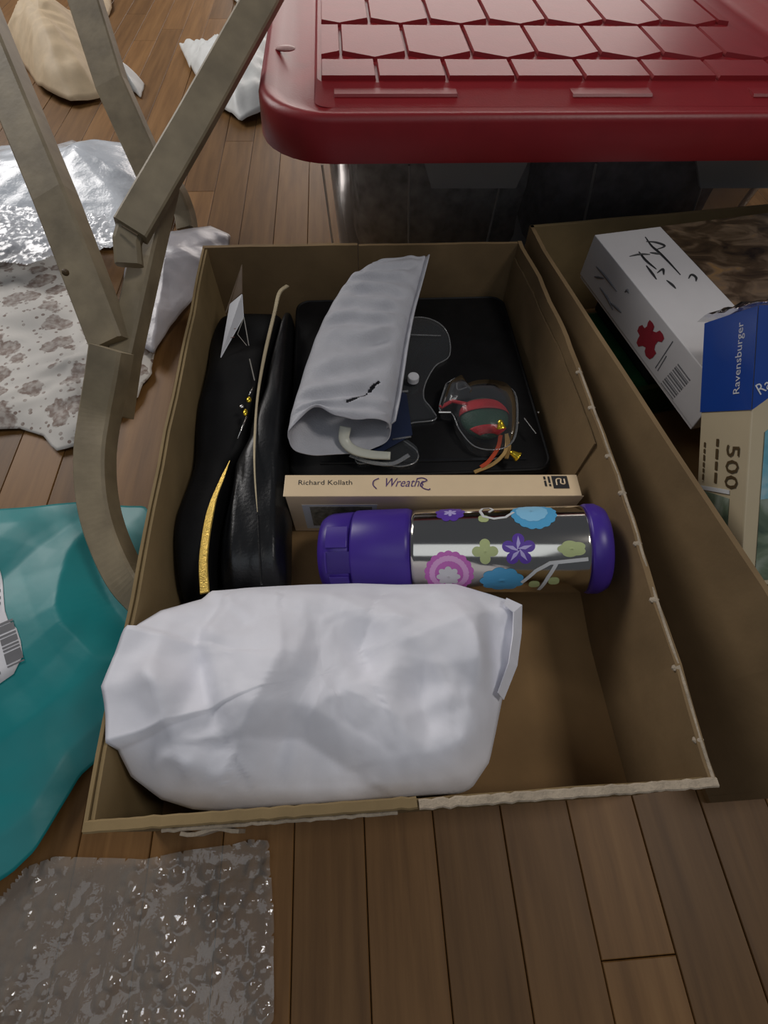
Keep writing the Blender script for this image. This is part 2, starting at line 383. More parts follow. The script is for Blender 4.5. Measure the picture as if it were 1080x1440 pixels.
# ------------------------------------------------------------------ cardboard boxes
BX0, BX1, BY0, BY1, BH = -0.142, 0.182, 0.008, 0.506, 0.1015
def board(name, bot, top, z0, z1, th, m, parent, wob=0.0, seed=0, mz=6, ragged=0.0, label=None):
    """upright sheet of cardboard following bottom and top polylines (outer face); th inwards to the left of travel"""
    N = len(bot); v = []; f = []
    for side in (0, 1):
        for i in range(N):
            a = Vector(bot[max(i - 1, 0)]); b = Vector(bot[min(i + 1, N - 1)]); t = (b - a).normalized(); n = Vector((-t.y, t.x)) * th * side
            for j in range(mz + 1):
                k = j / mz; p = Vector(bot[i]).lerp(Vector(top[i]), k) + n
                w = wob * noise.noise(Vector((i * 0.25, k * 2.0, seed))) * k
                zz = z0 + (z1(i / (N - 1)) - z0 if callable(z1) else z1 - z0) * k
                if j == mz: zz += ragged * noise.noise(Vector((i * 0.6, seed, 3.3)))
                v.append((p.x + w * (-t.y), p.y + w * t.x, zz))
    S = N * (mz + 1); M = mz + 1
    for i in range(N - 1):
        for j in range(mz):
            a = i * M + j; f.append((a, a + M, a + M + 1, a + 1)); f.append((S + a + 1, S + a + M + 1, S + a + M, S + a))
        f.append((i * M + mz, i * M + M + mz, S + i * M + M + mz, S + i * M + mz))
        f.append((i * M + M, i * M, S + i * M, S + i * M + M))
    for i in (0, N - 1):
        for j in range(mz):
            a = i * M + j; q = (a, a + 1, S + a + 1, S + a); f.append(q if i == 0 else q[::-1])
    return mk(name, v, f, m, parent, label=label)
def line(a, b, n): return [tuple(Vector(a).lerp(Vector(b), i / (n - 1))) for i in range(n)]
box = thing('cardboard_box', (0.02, 0.257, 0), 'open shallow brown cardboard box holding the purple bottle, black bags and white parcel', 'box', 'open cardboard boxes')
mb = MB(); mb.box((BX0, BY0, 0), (BX1 - BX0 + 0.004, 0, 0), (0, BY1 - BY0, 0), (0, 0, 0.004)); mb.build('bottom_panel', CARDF, box)
TH = 0.004
# right wall bows outwards a little at the rim
bowt = [(0, 0), (0.15, 0.004), (0.4, 0.0100), (0.68, 0.0115), (0.85, 0.007), (1, 0)]
bowb = [(0, 0), (0.18, 0.001), (0.33, 0.006), (0.7, 0.006), (0.95, 0), (1, 0)]
N = 41
rb = []; rt = []
for i in range(N):
    t = i / (N - 1); y = lerp(BY0, BY1, t); rb.append((BX1 + sinterp(bowb, t), y)); rt.append((BX1 + sinterp(bowt, t), y))
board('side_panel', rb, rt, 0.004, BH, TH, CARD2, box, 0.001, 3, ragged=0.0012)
lb = line((BX0, BY1), (BX0, BY0), 30)
board('side_panel', lb, lb, 0.004, BH, TH * 0.5, CARD, box, 0.0015, 7, ragged=0.0006)
lb2 = [(x + 0.0026, y) for x, y in line((BX0, BY1 - 0.003), (BX0, BY0 + 0.003), 30)]
board('inner_ply', lb2, lb2, 0.004, BH - 0.0012, TH * 0.5, CARD, box, 0.0015, 7, ragged=0.0008)
fl = line((BX0, BY0), (BX1, BY0), 30); board('end_panel', fl, fl, 0.004, BH - 0.003, TH, CARD, box, 0.0008, 9, ragged=0.0008)
xs = at(503, 350, y=BY1 - .006, z=None).x
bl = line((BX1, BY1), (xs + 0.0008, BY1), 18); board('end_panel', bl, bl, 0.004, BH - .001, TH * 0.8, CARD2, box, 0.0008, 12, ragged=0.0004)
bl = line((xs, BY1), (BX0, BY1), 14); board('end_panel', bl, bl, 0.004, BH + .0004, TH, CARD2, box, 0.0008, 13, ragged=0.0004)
# folded lining along the right wall: lower, a few millimetres inside
rb2 = []; rt2 = []
for i in range(N):
    t = lerp(0.47, 0.985, i / (N - 1)); y = lerp(BY0, BY1, t)
    rb2.append((BX1 - 0.0041 + sinterp(bowb, t), y)); rt2.append((BX1 - 0.0045 + sinterp(bowt, t) * 0.93, y))
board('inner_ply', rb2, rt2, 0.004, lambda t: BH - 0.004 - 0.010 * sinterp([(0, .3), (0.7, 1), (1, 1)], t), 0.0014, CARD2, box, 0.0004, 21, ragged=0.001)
# torn rims
def ragged_strip(pts, w, h, seed, amp):
    s = MB(); q = []
    for i, p in enumerate(pts):
        p = Vector(p); q.append(p + Vector((amp * noise.noise(Vector((i * 0.7, seed, 0))), amp * noise.noise(Vector((i * 0.7, seed, 5))), amp * noise.noise(Vector((i * 0.5, seed, 9))))))
    s.sweep(q, w, h, (0, 0, 1), ch=0.3, taper=None); return s
xj = at(590, 1140, BH).x
ragged_strip([(x, BY0 + 0.002, BH - 0.001) for x in [lerp(BX0 + 0.001, xj - 0.001, i / 40) for i in range(41)]], 0.0058, 0.0028, 1, 0.0007).build('folded_rim', CARD, box)
ragged_strip([(x, BY0 + 0.001, BH - 0.0005) for x in [lerp(xj, BX1, i / 50) for i in range(51)]], 0.0048, 0.0024, 2, 0.0011).build('torn_rim', TORN, box, label='pale torn rim of front wall')
xw = at(560, 1155, BH).x
ragged_strip([(x, BY0 - 0.0018, BH - 0.0045) for x in [lerp(at(225, 1160, BH).x, xw, i / 40) for i in range(41)]], 0.0018, 0.003, 6, 0.0008).build('torn_rim', TORN, box, label='pale torn rim of front wall')
mb = MB(); mb.sweep([(x, BY0 - 0.0035 - 0.001 * sin(k), BH - 0.016) for k, x in enumerate([lerp(at(245, 1180, BH).x, at(330, 1180, BH).x, i / 8) for i in range(9)])], 0.002, 0.016, (0, 0, 1)); mb.build('torn_flap', TORN, box, label='pale torn scrap of flap on the front wall')
rimp = [(rt[i][0] - 0.0016, rt[i][1], BH - 0.0002) for i in range(0, N)]
ragged_strip(rimp[:26], 0.0018, 0.0014, 4, 0.0005).build('torn_rim', TORN, box, label='thin pale torn rim of right wall')
for px, py in ((835, 522), (841, 572), (868, 640), (887, 692), (912, 763), (936, 842), (962, 938), (985, 1040)):
    c = at(px, py, BH); y = c.y; t = (y - BY0) / (BY1 - BY0); x = BX1 + sinterp(bowt, t) - 0.0025
    mb = MB(); mb.ball((x, y, BH - 0.0012), 0.0022, 1.5, 1.1, 0.8, 8, 5); mb.build('perforation_nub', TORN, box)

rbx = thing('cardboard_box', (0.38, 0.27, 0), 'brown cardboard box on the right filled with jigsaw puzzle boxes', 'box', 'open cardboard boxes')
RH = 0.112
A0, A1 = (0.2315, 0.000), (0.1905, 0.512); T0 = (0.2655, 0.000); T1 = (0.1900, 0.515)
C0, C1 = (0.56, 0.035), (0.50, 0.556)
mb = MB(); mb.prism([(A0[0], A0[1], 0), (C0[0], C0[1], 0), (C1[0], C1[1], 0), (A1[0], A1[1], 0)], (0, 0, 0.004)); mb.build('bottom_panel', CARDF, rbx)
nb = 24
tl = [at(1130, 925, RH), at(1080, 838, RH), at(953, 647, RH), at(845, 480, RH), at(762, 351, RH), at(745, 317, RH)]
tl = [(p.y, p.x) for p in tl]; tl.insert(0, (0.0, T0[0]))
board('side_panel', line(A1, A0, nb), [(interp(tl, lerp(0.515, 0, i / (nb - 1))), lerp(0.515, 0, i / (nb - 1))) for i in range(nb)], 0.004, RH, TH, CARD2, rbx, 0.0006, 31)
board('end_panel', line(A0, C0, 12), line(T0, (C0[0] + .02, C0[1]), 12), 0.004, RH, TH, CARD2, rbx, 0.001, 32)
board('side_panel', line(C0, C1, 12), line((C0[0] + .02, C0[1]), (C1[0] + .02, C1[1] + .005), 12), 0.004, RH, TH, CARD2, rbx, 0.001, 33)
board('end_panel', line(C1, A1, 20), line((C1[0] + .02, 0.557), T1, 20), 0.004, RH, TH, CARD, rbx, 0.0015, 34)

# ------------------------------------------------------------------ red lidded bin
binr = thing('storage_bin', (0.22, 0.75, 0), 'clear plastic storage bin with a red honeycomb lid behind the boxes', 'storage bin')
LX0, LX1, LY0, LY1 = -0.072, 0.52, 0.494, 1.02
def rrect(x0, x1, y0, y1, r, n=8):
    p = []
    for cx, cy, a0 in ((x1 - r, y1 - r, 0), (x0 + r, y1 - r, pi / 2), (x0 + r, y0 + r, pi), (x1 - r, y0 + r, 3 * pi / 2)):
        for k in range(n + 1): a = a0 + pi / 2 * k / n; p.append((cx + r * cos(a), cy + r * sin(a)))
    return p
def loft(rings, closed_top=True, closed_bot=False):
    v = []; f = []; n = len(rings[0])
    for r in rings: v += r
    for i in range(len(rings) - 1):
        for j in range(n): f.append((i * n + j, i * n + (j + 1) % n, i * n + n + (j + 1) % n, i * n + n + j))
    if closed_top: f.append(tuple((len(rings) - 1) * n + j for j in range(n)))
    if closed_bot: f.append(tuple(range(n - 1, -1, -1)))
    return v, f
def lring(i, z, r): return [(x, y, z) for x, y in rrect(LX0 + i, LX1 - i, LY0 + i, LY1 - i, r)]
v, f = loft([lring(0.006, 0.181, 0.062), lring(0.0005, 0.1795, 0.066), lring(0, 0.1825, 0.066), lring(0.0015, 0.209, 0.065), lring(0.004, 0.2135, 0.063), lring(0.009, 0.2145, 0.059),
             lring(0.017, 0.211, 0.052), lring(0.026, 0.2035, 0.044), lring(0.040, 0.202, 0.034), lring(0.046, 0.2035, 0.03)])
lid = mk('lid', v, f, RED, binr, smooth=True, label='red honeycomb lid')
md = lid.modifiers.new('split', 'EDGE_SPLIT'); md.split_angle = radians(50)
PX0, PX1, PY0, PY1 = -0.019, 0.440, 0.548, 0.965
v, f = loft([[(x, y, 0.2036) for x, y in rrect(PX0 - .003, PX1 + .003, PY0 - .006, PY1 + .003, 0.014)], [(x, y, 0.2095) for x, y in rrect(PX0, PX1, PY0 + .03, PY1, 0.012)]])
mk('raised_panel', v, f, RED, lid)
ty0 = at(527, 79, 0.214).y; tw = 0.0645; tl_ = 0.100; tx0 = at(527, 79, 0.214).x
def clip_rect(poly, x0, x1, y0, y1):
    for ax, lim, sg in ((0, x0, 1), (0, x1, -1), (1, y0, 1), (1, y1, -1)):
        out = []
        for i in range(len(poly)):
            p, q = poly[i], poly[(i + 1) % len(poly)]; dp, dq = (p[ax] - lim) * sg, (q[ax] - lim) * sg
            if dp >= 0: out.append(p)
            if (dp >= 0) != (dq >= 0): t = dp / (dp - dq); out.append((p[0] + (q[0] - p[0]) * t, p[1] + (q[1] - p[1]) * t))
        poly = out
        if not poly: return poly
    return poly
for r in range(-1, 3):
    for c in range(-2, 8):
        cx = tx0 + tw * (c + 0.5 * (r % 2)); y0 = ty0 + (tl_ - 0.006) * r; hw = tw / 2 - 0.0012; zz = 0.016
        poly = [(cx, y0), (cx + hw, y0 + zz), (cx + hw, y0 + tl_ - 0.006 - 0.0035), (cx, y0 + tl_ - 0.0135 - 0.003 + .006), (cx - hw, y0 + tl_ - 0.006 - 0.0035), (cx - hw, y0 + zz)]
        poly = clip_rect(poly, PX0 + 0.004, PX1 - 0.006, PY0 + 0.034, PY1 - 0.004)
        if len(poly) < 3: continue
        mx_, my_ = sum(p[0] for p in poly) / len(poly), sum(p[1] for p in poly) / len(poly)
        if max(p[0] for p in poly) - min(p[0] for p in poly) < 0.006: continue
        top = [(mx_ + (x - mx_) * 0.965, my_ + (y - my_) * 0.972, 0.2132) for x, y in poly]
        v, f = loft([[(x, y, 0.2094) for x, y in poly], top]); mk('lid_tile', v, f, RED, lid)
for a, b in ((470, 640), (800, 910), (1050, 1130)):
    p, q = at(a, 128, 0.206), at(b, 128, 0.206); p0 = (p.y + q.y) / 2 - 0.004
    mb = MB(); mb.sweep([(p.x, p0, 0.2052), (q.x, p0, 0.2052)], 0.020, 0.006, (0, 0, 1), ch=0.3); mb.build('grip_bar', RED, lid)
c = at(400, 115, 0.213); mb = MB(); mb.ball((c.x - 0.002, LY0 + 0.155, 0.2128), 0.010, 1.0, 0.55, 0.22, 16, 8); mb.build('lid_peg', simple('pale_pink_plastic', (0.60, 0.38, 0.36), 0.4), lid, label='pale oval peg at the lid corner')
BBX = at(456, 236, y=0.566).x
def bring(i, z, r): return [(x, y, z) for x, y in rrect(BBX + i, 0.485 - i, 0.566 + i * 1.6, 0.985 - i, r)]
v, f = loft([bring(0.016, 0.003, 0.03), bring(0.013, 0.006, 0.034), bring(0.0, 0.196, 0.034)], closed_top=False, closed_bot=True)
body = mk('bin_body', v, f, CLEAR, binr, smooth=True, label='clear plastic body')
def bface(x, z): return Vector((x, 0.566 + 0.0208 * (0.196 - z) / 0.19 - 0.0008, z))
for px0, px1 in (((453, 235), (470, 340)), ((576, 235), (578, 340)), ((711, 232), (685, 345)), ((1000, 232), (985, 300)), ((840, 232), (832, 300))):
    q = at(*px0, y=0.567); w = at(*px1, y=0.578)
    mb = MB(); mb.tube([bface(lerp(q.x, w.x, k), lerp(min(q.z, .188), w.z - 0.04, k)) for k in [i / 6 for i in range(7)]], 0.0013, 6); mb.build('bin_rib', RIBP, body)
for a, b in ((592, 740), (968, 1110)):
    p0, p1 = at(a, 236, y=.564), at(b, 236, y=.564); q0, q1 = at(a + 14, 261, y=.567), at(b - 16, 261, y=.567)
    mb = MB(); mb.prism([(p0.x, .5655, p0.z + .012), (q0.x, .5675, q0.z), (q1.x, .5675, q1.z), (p1.x, .5655, p1.z + .012)], (0, -0.006, 0)); mb.build('handle_flange', RIBP, body)
# dark things kept in the bin, seen through the clear plastic
def blobbox(x0, x1, y0, y1, z0, z1, seed, amp=0.006, n=20, p=9.0):
    v = []; f = []; c = Vector(((x0 + x1) / 2, (y0 + y1) / 2, (z0 + z1) / 2)); h = Vector(((x1 - x0) / 2, (y1 - y0) / 2, (z1 - z0) / 2)); m = n * 2
    for i in range(n + 1):
        th = pi * i / n
        for j in range(m):
            ph = 2 * pi * j / m
            d = Vector((sin(th) * cos(ph), sin(th) * sin(ph), cos(th))); k = (abs(d.x) ** p + abs(d.y) ** p + abs(d.z) ** p) ** (-1 / p); d = d * k
            q = c + Vector((d.x * h.x, d.y * h.y, d.z * h.z)); a = amp * crease(q, seed, 12)
            q = q + Vector((d.x, d.y, d.z)).normalized() * (a - amp)
            v.append(q)
    for i in range(n):
        for j in range(m): f.append((i * m + j, i * m + m + j, i * m + m + (j + 1) % m, i * m + (j + 1) % m))
    return v, f
v, f = blobbox(0.006, 0.222, 0.606, 0.9, 0.009, 0.190, 5); tag(mk('clothes_bundle', v, f, DARKC, smooth=True), 'dark grey cloth bundle inside the clear bin, left half', 'cloth')
v, f = blobbox(0.226, 0.455, 0.606, 0.9, 0.009, 0.186, 8); tag(mk('clothes_bundle', v, f, simple('dark_plum_cloth', (0.22, 0.20, 0.225), 0.7, var=0.5), smooth=True), 'dark cloth bundle inside the clear bin, right half', 'cloth')

# ------------------------------------------------------------------ folding chair legs
chair = thing('folding_chair', (-0.25, 0.42, 0), 'cream painted wooden folding chair with crossed legs and curved feet beside the box', 'chair')
def axd(px, py, t):  # point at a given distance along the optical axis
    return EYE + (FX + RX * ((px - 540) / FPX) + UX * ((720 - py) / FPX)) * t
CN = Vector((0.22, -0.55, 0.8))
J1 = axd(157, 480, 0.42)
def facing(pts, deg):
    """normals along a bar, turned so that a share of its right-hand side shows"""
    out = []; N = len(pts)
    for i, p in enumerate(pts):
        t = (Vector(pts[min(i + 1, N - 1)]) - Vector(pts[max(i - 1, 0)])).normalized(); e = Vector((0.0, 0.0, 0.42)) - Vector(p)
        e = (e - t * e.dot(t)).normalized(); r = t.cross(e)
        if r.x < 0: r = -r
        out.append(e * cos(radians(deg)) - r * sin(radians(deg)))
    return out
def bar(name, pts, w, h, deg, ch=0.10, parent=chair, **k):
    mb = MB(); mb.sweep(pts, w, h, facing(pts, deg), ch, **k); return mb.build(name, CHAIRW, parent)
leg1 = [axd(-52, -40, 0.445), axd(-12, 60, 0.44), axd(79, 280, 0.43), axd(158, 486, 0.434)]
bar('leg', leg1, 0.031, 0.021, 30)
foot = spline([axd(157, 491, 0.4125), axd(150, 535, 0.418), axd(141, 585, 0.426), at(134, 640, 0.062), at(137, 700, 0.048), at(151, 755, 0.036), at(178, 812, 0.028), at(212, 850, 0.026)], 8)
bar('curved_foot', foot, 0.028, 0.021, 33, taper=lambda t: 1.0 - 0.1 * t)
stile = [axd(232, 255, 0.478), axd(205, 370, 0.455), axd(176, 500, 0.442), axd(164, 585, 0.444)]
bar('stile', stile, 0.021, 0.022, 30)
leg2 = [axd(108, -40, 0.60), axd(120, 0, 0.605), axd(158, 120, 0.62), axd(222, 262, 0.645)]
bar('leg', leg2, 0.037, 0.018, 22)
foot2 = spline([axd(222, 240, 0.645), axd(246, 268, 0.660), axd(259, 298, 0.680), Vector(tuple(at(264, 325, 0.012)))], 8)
bar('curved_foot', foot2, 0.022, 0.022, 25)
brace = [axd(385, -30, 0.455), axd(352, 30, 0.45), axd(268, 180, 0.435), axd(184, 325, 0.423)]
bar('brace', brace, 0.027, 0.016, 14)
bar('brace_end', [axd(186, 316, 0.427), axd(179, 340, 0.427), axd(182, 373, 0.430)], 0.021, 0.014, 10, 0.2)
mb = MB(); mb.sweep([axd(172, 318, 0.412), axd(194, 331, 0.412)], 0.0014, 0.001, (0, -.5, .8)); mb.build('brace_groove', BROWNINK, chair)
p = axd(92, 383, 0.408); mb = MB(); mb.ball(p, 0.0028, 1, 1, 1, 10, 6); mb.build('screw', BROWNINK, chair)

# ------------------------------------------------------------------ sheets and scraps on the floor
def sheet(name, pts, m, z0=0.001, hump=0.0, amp=0.003, seed=0, f=20, nr=22, na=110, edge=0.0, thick=0.0004, label=None, cat=None, hp=1.5, smooth=True, parent=None, tilt=None, oct=5, kind=None, cap=None, c2=0.25):
    """crumpled sheet over a star-shaped outline of ground points"""
    P = [Vector((p[0], p[1])) for p in pts]; c = sum(P, Vector((0, 0))) / len(P)
    L = [0]
    for i in range(len(P)): L.append(L[-1] + (P[(i + 1) % len(P)] - P[i]).length)
    bd = []
    for k in range(na):
        s = L[-1] * k / na; i = max(j for j in range(len(P)) if L[j] <= s + 1e-9); t = (s - L[i]) / max(1e-9, L[i + 1] - L[i])
        bd.append(P[i].lerp(P[(i + 1) % len(P)], t))
    v = []; fs = []
    for r in range(nr + 1):
        q = (r + 0.15) / (nr + 0.15)
        for k in range(na):
            p = c.lerp(bd[k], q)
            p3 = Vector((p.x, p.y, seed * 0.37))
            h = hump * (1 - q ** hp) + edge * q
            cr = facet(p3, seed, 1.0 / f) * 1.5 + c2 * crease(p3, seed, f * 2.2, 3)
            z = z0 + h + amp * (cr + 0.6) * (0.5 + 0.5 * min(1, (1 - q) * 4 + 0.35))
            if tilt: z += tilt(p)
            if cap: z = min(z, cap(p))
            v.append((p.x, p.y, max(z, z0)))
    v.append((c.x, c.y, v[0][2])); ci = len(v) - 1
    for r in range(nr):
        for k in range(na): fs.append((r * na + k, r * na + na + k, r * na + na + (k + 1) % na, r * na + (k + 1) % na))
    for k in range(na): fs.append((ci, k, (k + 1) % na))
    o = mk(name, v, fs, m, parent, smooth=smooth, solid=thick); return tag(o, label, cat, kind=kind)
def G(*px): return [tuple(at(a, b, 0.002))[:2] for a, b in px]
sheet('crumpled_paper', G((12, 70), (28, 38), (70, 36), (104, 30), (138, 52), (150, 100), (143, 142), (104, 150), (78, 142), (56, 128), (44, 108)), TAN, 0.001, 0.075, 0.020, 3, 9, label='crumpled sheet of tan paper on the floor behind the chair legs', cat='paper')
sheet('crumpled_paper', G((160, 88), (180, 99), (203, 118), (198, 138), (186, 128), (176, 140), (160, 147)), WPAPER, 0.0005, 0.03, 0.010, 5, 14, label='white paper corner sticking out from under the tan paper', cat='paper')
sheet('crumpled_paper', G((253, 66), (262, 68), (272, 80), (300, 74), (330, 88), (360, 78), (405, 60), (412, 150), (372, 166), (340, 176), (318, 160), (296, 148), (284, 122), (268, 100)), WPAPER, 0.001, 0.045, 0.018, 9, 12, label='crumpled white paper on the floor beside the red lidded bin', cat='paper')
sheet('paper_scrap', G((118, -18), (156, -20), (158, 14), (152, 24), (140, 10), (122, 0)), TAN, 0.001, 0.02, 0.008, 12, 14, label='small beige paper scrap at the top left edge', cat='paper', nr=10, na=50)
sheet('paper_scrap', G((322, -22), (352, -20), (346, 8), (336, 10), (328, 0)), WPAPER, 0.001, 0.02, 0.008, 14, 14, label='small white paper scrap at the top behind the brace', cat='paper', nr=10, na=50)
sheet('tissue_paper', G((-60, 358), (30, 358), (125, 366), (170, 440), (226, 470), (214, 520), (216, 532), (204, 540), (196, 562), (172, 584), (132, 590), (118, 628), (80, 637), (62, 614), (28, 604), (-70, 612)), TISSUE, 0.001, 0.012, 0.008, 17, 14, label='white tissue paper printed with brown leaves on the floor left of the box', cat='paper', nr=30)
sheet('bubble_wrap', G((-90, 225), (40, 222), (62, 214), (108, 206), (128, 214), (184, 213), (212, 214), (228, 262), (252, 305), (232, 320), (214, 350), (120, 352), (-90, 350)), WRAPW, 0.001, 0.045, 0.012, 23, 10, label='milky bluish plastic wrap sheet lying behind the front chair leg', cat='packaging')
sheet('bubble_wrap', G((200, 340), (226, 344), (258, 340), (300, 333), (328, 346), (322, 380), (290, 420), (248, 470), (222, 512), (204, 500), (188, 470), (180, 400)), WRAPL, 0.012, 0.022, 0.010, 27, 12, label='greyish crumpled plastic wrap between chair foot and box', cat='packaging')

def bubble_sheet(name, poly, z0, m, pitch=0.0095, res=0.0016, amp=0.004, seed=1, label=None, lift=0.0):
    """bubble wrap: a wavy film with a hexagonal field of puffed, partly flattened bubbles"""
    xs0, xs1 = min(p[0] for p in poly), max(p[0] for p in poly); ys0, ys1 = min(p[1] for p in poly), max(p[1] for p in poly)
    nx, ny = int((xs1 - xs0) / res), int((ys1 - ys0) / res)
    def inside(x, y):
        c = False; j = len(poly) - 1
        for i in range(len(poly)):
            if (poly[i][1] > y) != (poly[j][1] > y) and x < (poly[j][0] - poly[i][0]) * (y - poly[i][1]) / (poly[j][1] - poly[i][1]) + poly[i][0]: c = not c
            j = i
        return c
    idx = {}; v = []; f = []
    R = random.Random(seed); hh = {}
    for i in range(nx + 1):
        for j in range(ny + 1):
            x = xs0 + i * res; y = ys0 + j * res
            if not inside(x, y): continue
            rw = round(y / (pitch * 0.866)); best = 9; key = None
            for r2 in (rw - 1, rw, rw + 1):
                cy = r2 * pitch * 0.866; off = pitch / 2 * (r2 % 2); cx = round((x - off) / pitch) * pitch + off
                d = hypot(x - cx, y - cy)
                if d < best: best = d; key = (r2, round(cx / pitch * 2))
            if key not in hh: hh[key] = R.choice((0.8, 0.55, 0.35, 0.2, 0.05, 0.0, 0.0))
            b = sqrt(max(0, 1 - (best / (pitch * 0.44)) ** 2)) * 0.0032 * hh[key]
            z = z0 + b + amp * max(0, facet((x, y), seed, 0.035) * 1.4 + 0.6) + 0.0030 * abs(facet((x * 1.0, y * 0.6), seed + 3, 0.016))
            idx[(i, j)] = len(v); v.append((x, y, max(z, z0)))
    for (i, j), a in idx.items():      # trim the cut edge to a clean line
        if all((i + di, j + dj) in idx for di, dj in ((1, 0), (-1, 0), (0, 1), (0, -1))): continue
        p = Vector(v[a][:2]); best = (9, p)
        for k in range(len(poly)):
            A, B = Vector(poly[k]), Vector(poly[(k + 1) % len(poly)]); d = B - A; t = max(0, min(1, (p - A).dot(d) / d.dot(d))); q = A + d * t
            if (p - q).length < best[0]: best = ((p - q).length, q)
        v[a] = (best[1].x, best[1].y, v[a][2])
    for (i, j), a in idx.items():
        q = [idx.get((i + 1, j)), idx.get((i + 1, j + 1)), idx.get((i, j + 1))]
        if None not in q: f.append((a, *q))
    o = mk(name, v, f, m, smooth=True); return tag(o, label, 'packaging')
bubble_sheet('bubble_wrap', G((-60, 1310), (0, 1262), (36, 1220), (80, 1204), (206, 1208), (262, 1196), (330, 1187), (352, 1180), (379, 1182), (386, 1300), (386, 1400), (384, 1560), (-60, 1560)), 0.001, WRAP, seed=2, label='clear bubble wrap sheet on the floor in front of the box')
bubble_sheet('bubble_wrap', G((-80, 322), (40, 322), (118, 330), (165, 340), (182, 380), (120, 400), (92, 392), (60, 410), (20, 398), (-80, 420)), 0.028, film('bubble_wrap_bright', (0.76, 0.79, 0.84), 0.55, rough=0.1, edge=0.25, bump=0.3, bscale=120, ior=1.4), amp=0.008, res=0.0022, seed=6, label='sparkling bubble wrap lying over the printed tissue paper')

# teal mailer
mail = thing('mailer_bag', (-0.25, 0.12, 0), 'teal plastic mailing bag with a white barcode label left of the box', 'bag')
tp = [at(-70, 730, 0.003), at(0, 724, 0.003), at(60, 714, 0.003), at(108, 706, 0.003), at(140, 708, .003)]
poly = [(p.x, p.y) for p in tp] + [(-0.192, 0.262), (-0.160, 0.225), (-0.147, 0.19), (-0.1465, 0.09)] + [tuple(at(a, b, 0.003))[:2] for a, b in ((118, 1092), (90, 1140), (58, 1196), (28, 1226), (-10, 1252), (-80, 1300))] + [(-0.46, 0.10)]
FOOTLINE = [(f_.x, f_.y) for f_ in foot]
def bagcap(p):
    return 0.007 + 0.6 * max(0, min(hypot(p.x - a, p.y - b) for a, b in FOOTLINE) - 0.022)
sheet('bag_body', poly, TEAL, 0.002, 0.010, 0.0150, 31, 8.5, nr=56, na=240, parent=mail, hp=2.5, cap=bagcap, c2=0.10)
lp = [(-40, 800), (-10, 770), (0, 800), (5, 822), (8, 860), (12, 872), (24, 884), (30, 902), (33, 922), (20, 948), (0, 962), (-40, 975)]
from mathutils.bvhtree import BVHTree
_b = mail.children[0]; _o = woff(_b)
_tree = BVHTree.FromPolygons([v.co + _o for v in _b.data.vertices], [tuple(p.vertices) for p in _b.data.polygons])
def drape(p, lift):
    h = _tree.ray_cast(Vector((p.x, p.y, 0.2)), Vector((0, 0, -1)))[0]
    return Vector((p.x, p.y, (h.z if h else 0.004) + lift))
def lab(px, py):
    p = at(px, py, 0.015)
    for _ in range(4): h = drape(p, 0); p = at(px, py, h.z)
    return p
lb_ = [lab(*p) for p in lp]; lbd = []
for a, b in zip(lb_, lb_[1:] + lb_[:1]): lbd += [a.lerp(b, k / 4) for k in range(4)]
lc = sum(lbd, Vector()) / len(lbd); nn = len(lbd)
v = [drape(lc.lerp(q, r / 5), 0.0007) for r in range(1, 6) for q in lbd] + [drape(lc, 0.0007)]
f = [(r * nn + k, r * nn + nn + k, r * nn + nn + (k + 1) % nn, r * nn + (k + 1) % nn) for r in range(4) for k in range(nn)] + [(5 * nn, k, (k + 1) % nn) for k in range(nn)]
mk('address_label', v, f, LABELW, mail, smooth=True, solid=0.0003, label='white address label with a barcode')
def strip(a, b, c_, d):
    v = []; n = 6
    for k in range(n + 1): v += [drape(a.lerp(b, k / n), 0.0012), drape(d.lerp(c_, k / n), 0.0012)]
    return v, [(2 * k, 2 * k + 1, 2 * k + 3, 2 * k + 2) for k in range(n)]
mb = MB(); o = lab(-4, 880); dd = lab(12, 940) - o; uu = lab(20, 886) - lab(-3, 896)
for a, w in ((0, .9), (1.3, 2.6), (4.6, .8), (5.9, 2.2), (8.7, .7), (9.9, .7), (11.2, 3.8), (15.6, 0.5)):
    q = o + dd * (a / 16.1); e_ = dd * (w / 16.1); v, f = strip(q, q + uu, q + uu + e_, q + e_); mb.add(v, f)
mb.build('barcode', GREYINK, mail, label='printed barcode')
for py in (832, 842, 850, 948):
    v, f = strip(lab(-30, py), lab(2, py - 3), lab(2, py + 1), lab(-30, py + 4)); mk('label_text', v, f, GREYINK, mail)

# ------------------------------------------------------------------ black bags in the box
Dtab = [(0.146, -0.107), (0.20, -0.106), (0.257, -0.101), (0.29, -0.090), (0.35, -0.079), (0.48, -0.067)]
def bag_loft(xl, xr, hfun, y0, y1, n, m_, seed, pleat=None, zb=0.0045, sq=0.6):
    v = []; f = []; K = 40
    for i in range(n + 1):
        t = i / n; y = lerp(y0, y1, t); e = min(1, sqrt(max(0, 1 - abs(2 * t - 1) ** 10)) + 0.02)
        a, b = xl(y), xr(y); cx, hw = (a + b) / 2, (b - a) / 2; h = hfun(y)
        for k in range(K):
            th = 2 * pi * k / K; c_, s_ = cos(th), sin(th)
            x = cx + hw * (abs(c_) ** sq) * (1 if c_ >= 0 else -1) * (0.80 + 0.20 * e)
            z = zb + h / 2 * e * (1 + (abs(s_) ** sq) * (1 if s_ >= 0 else -1))
            yy = y
            if s_ > 0 and pleat: z += pleat(x, y) * s_ * e
            w = 0.0018 * crease(Vector((x, y, z)), seed, 16) * max(0, s_)
            v.append((min(b, max(a, x)), yy, max(zb, z + w)))
    for i in range(n):
        for k in range(K): f.append((i * K + k, i * K + (k + 1) % K, i * K + K + (k + 1) % K, i * K + K + k))
    f.append(tuple(range(K - 1, -1, -1))); f.append(tuple(n * K + k for k in range(K)))
    return v, f
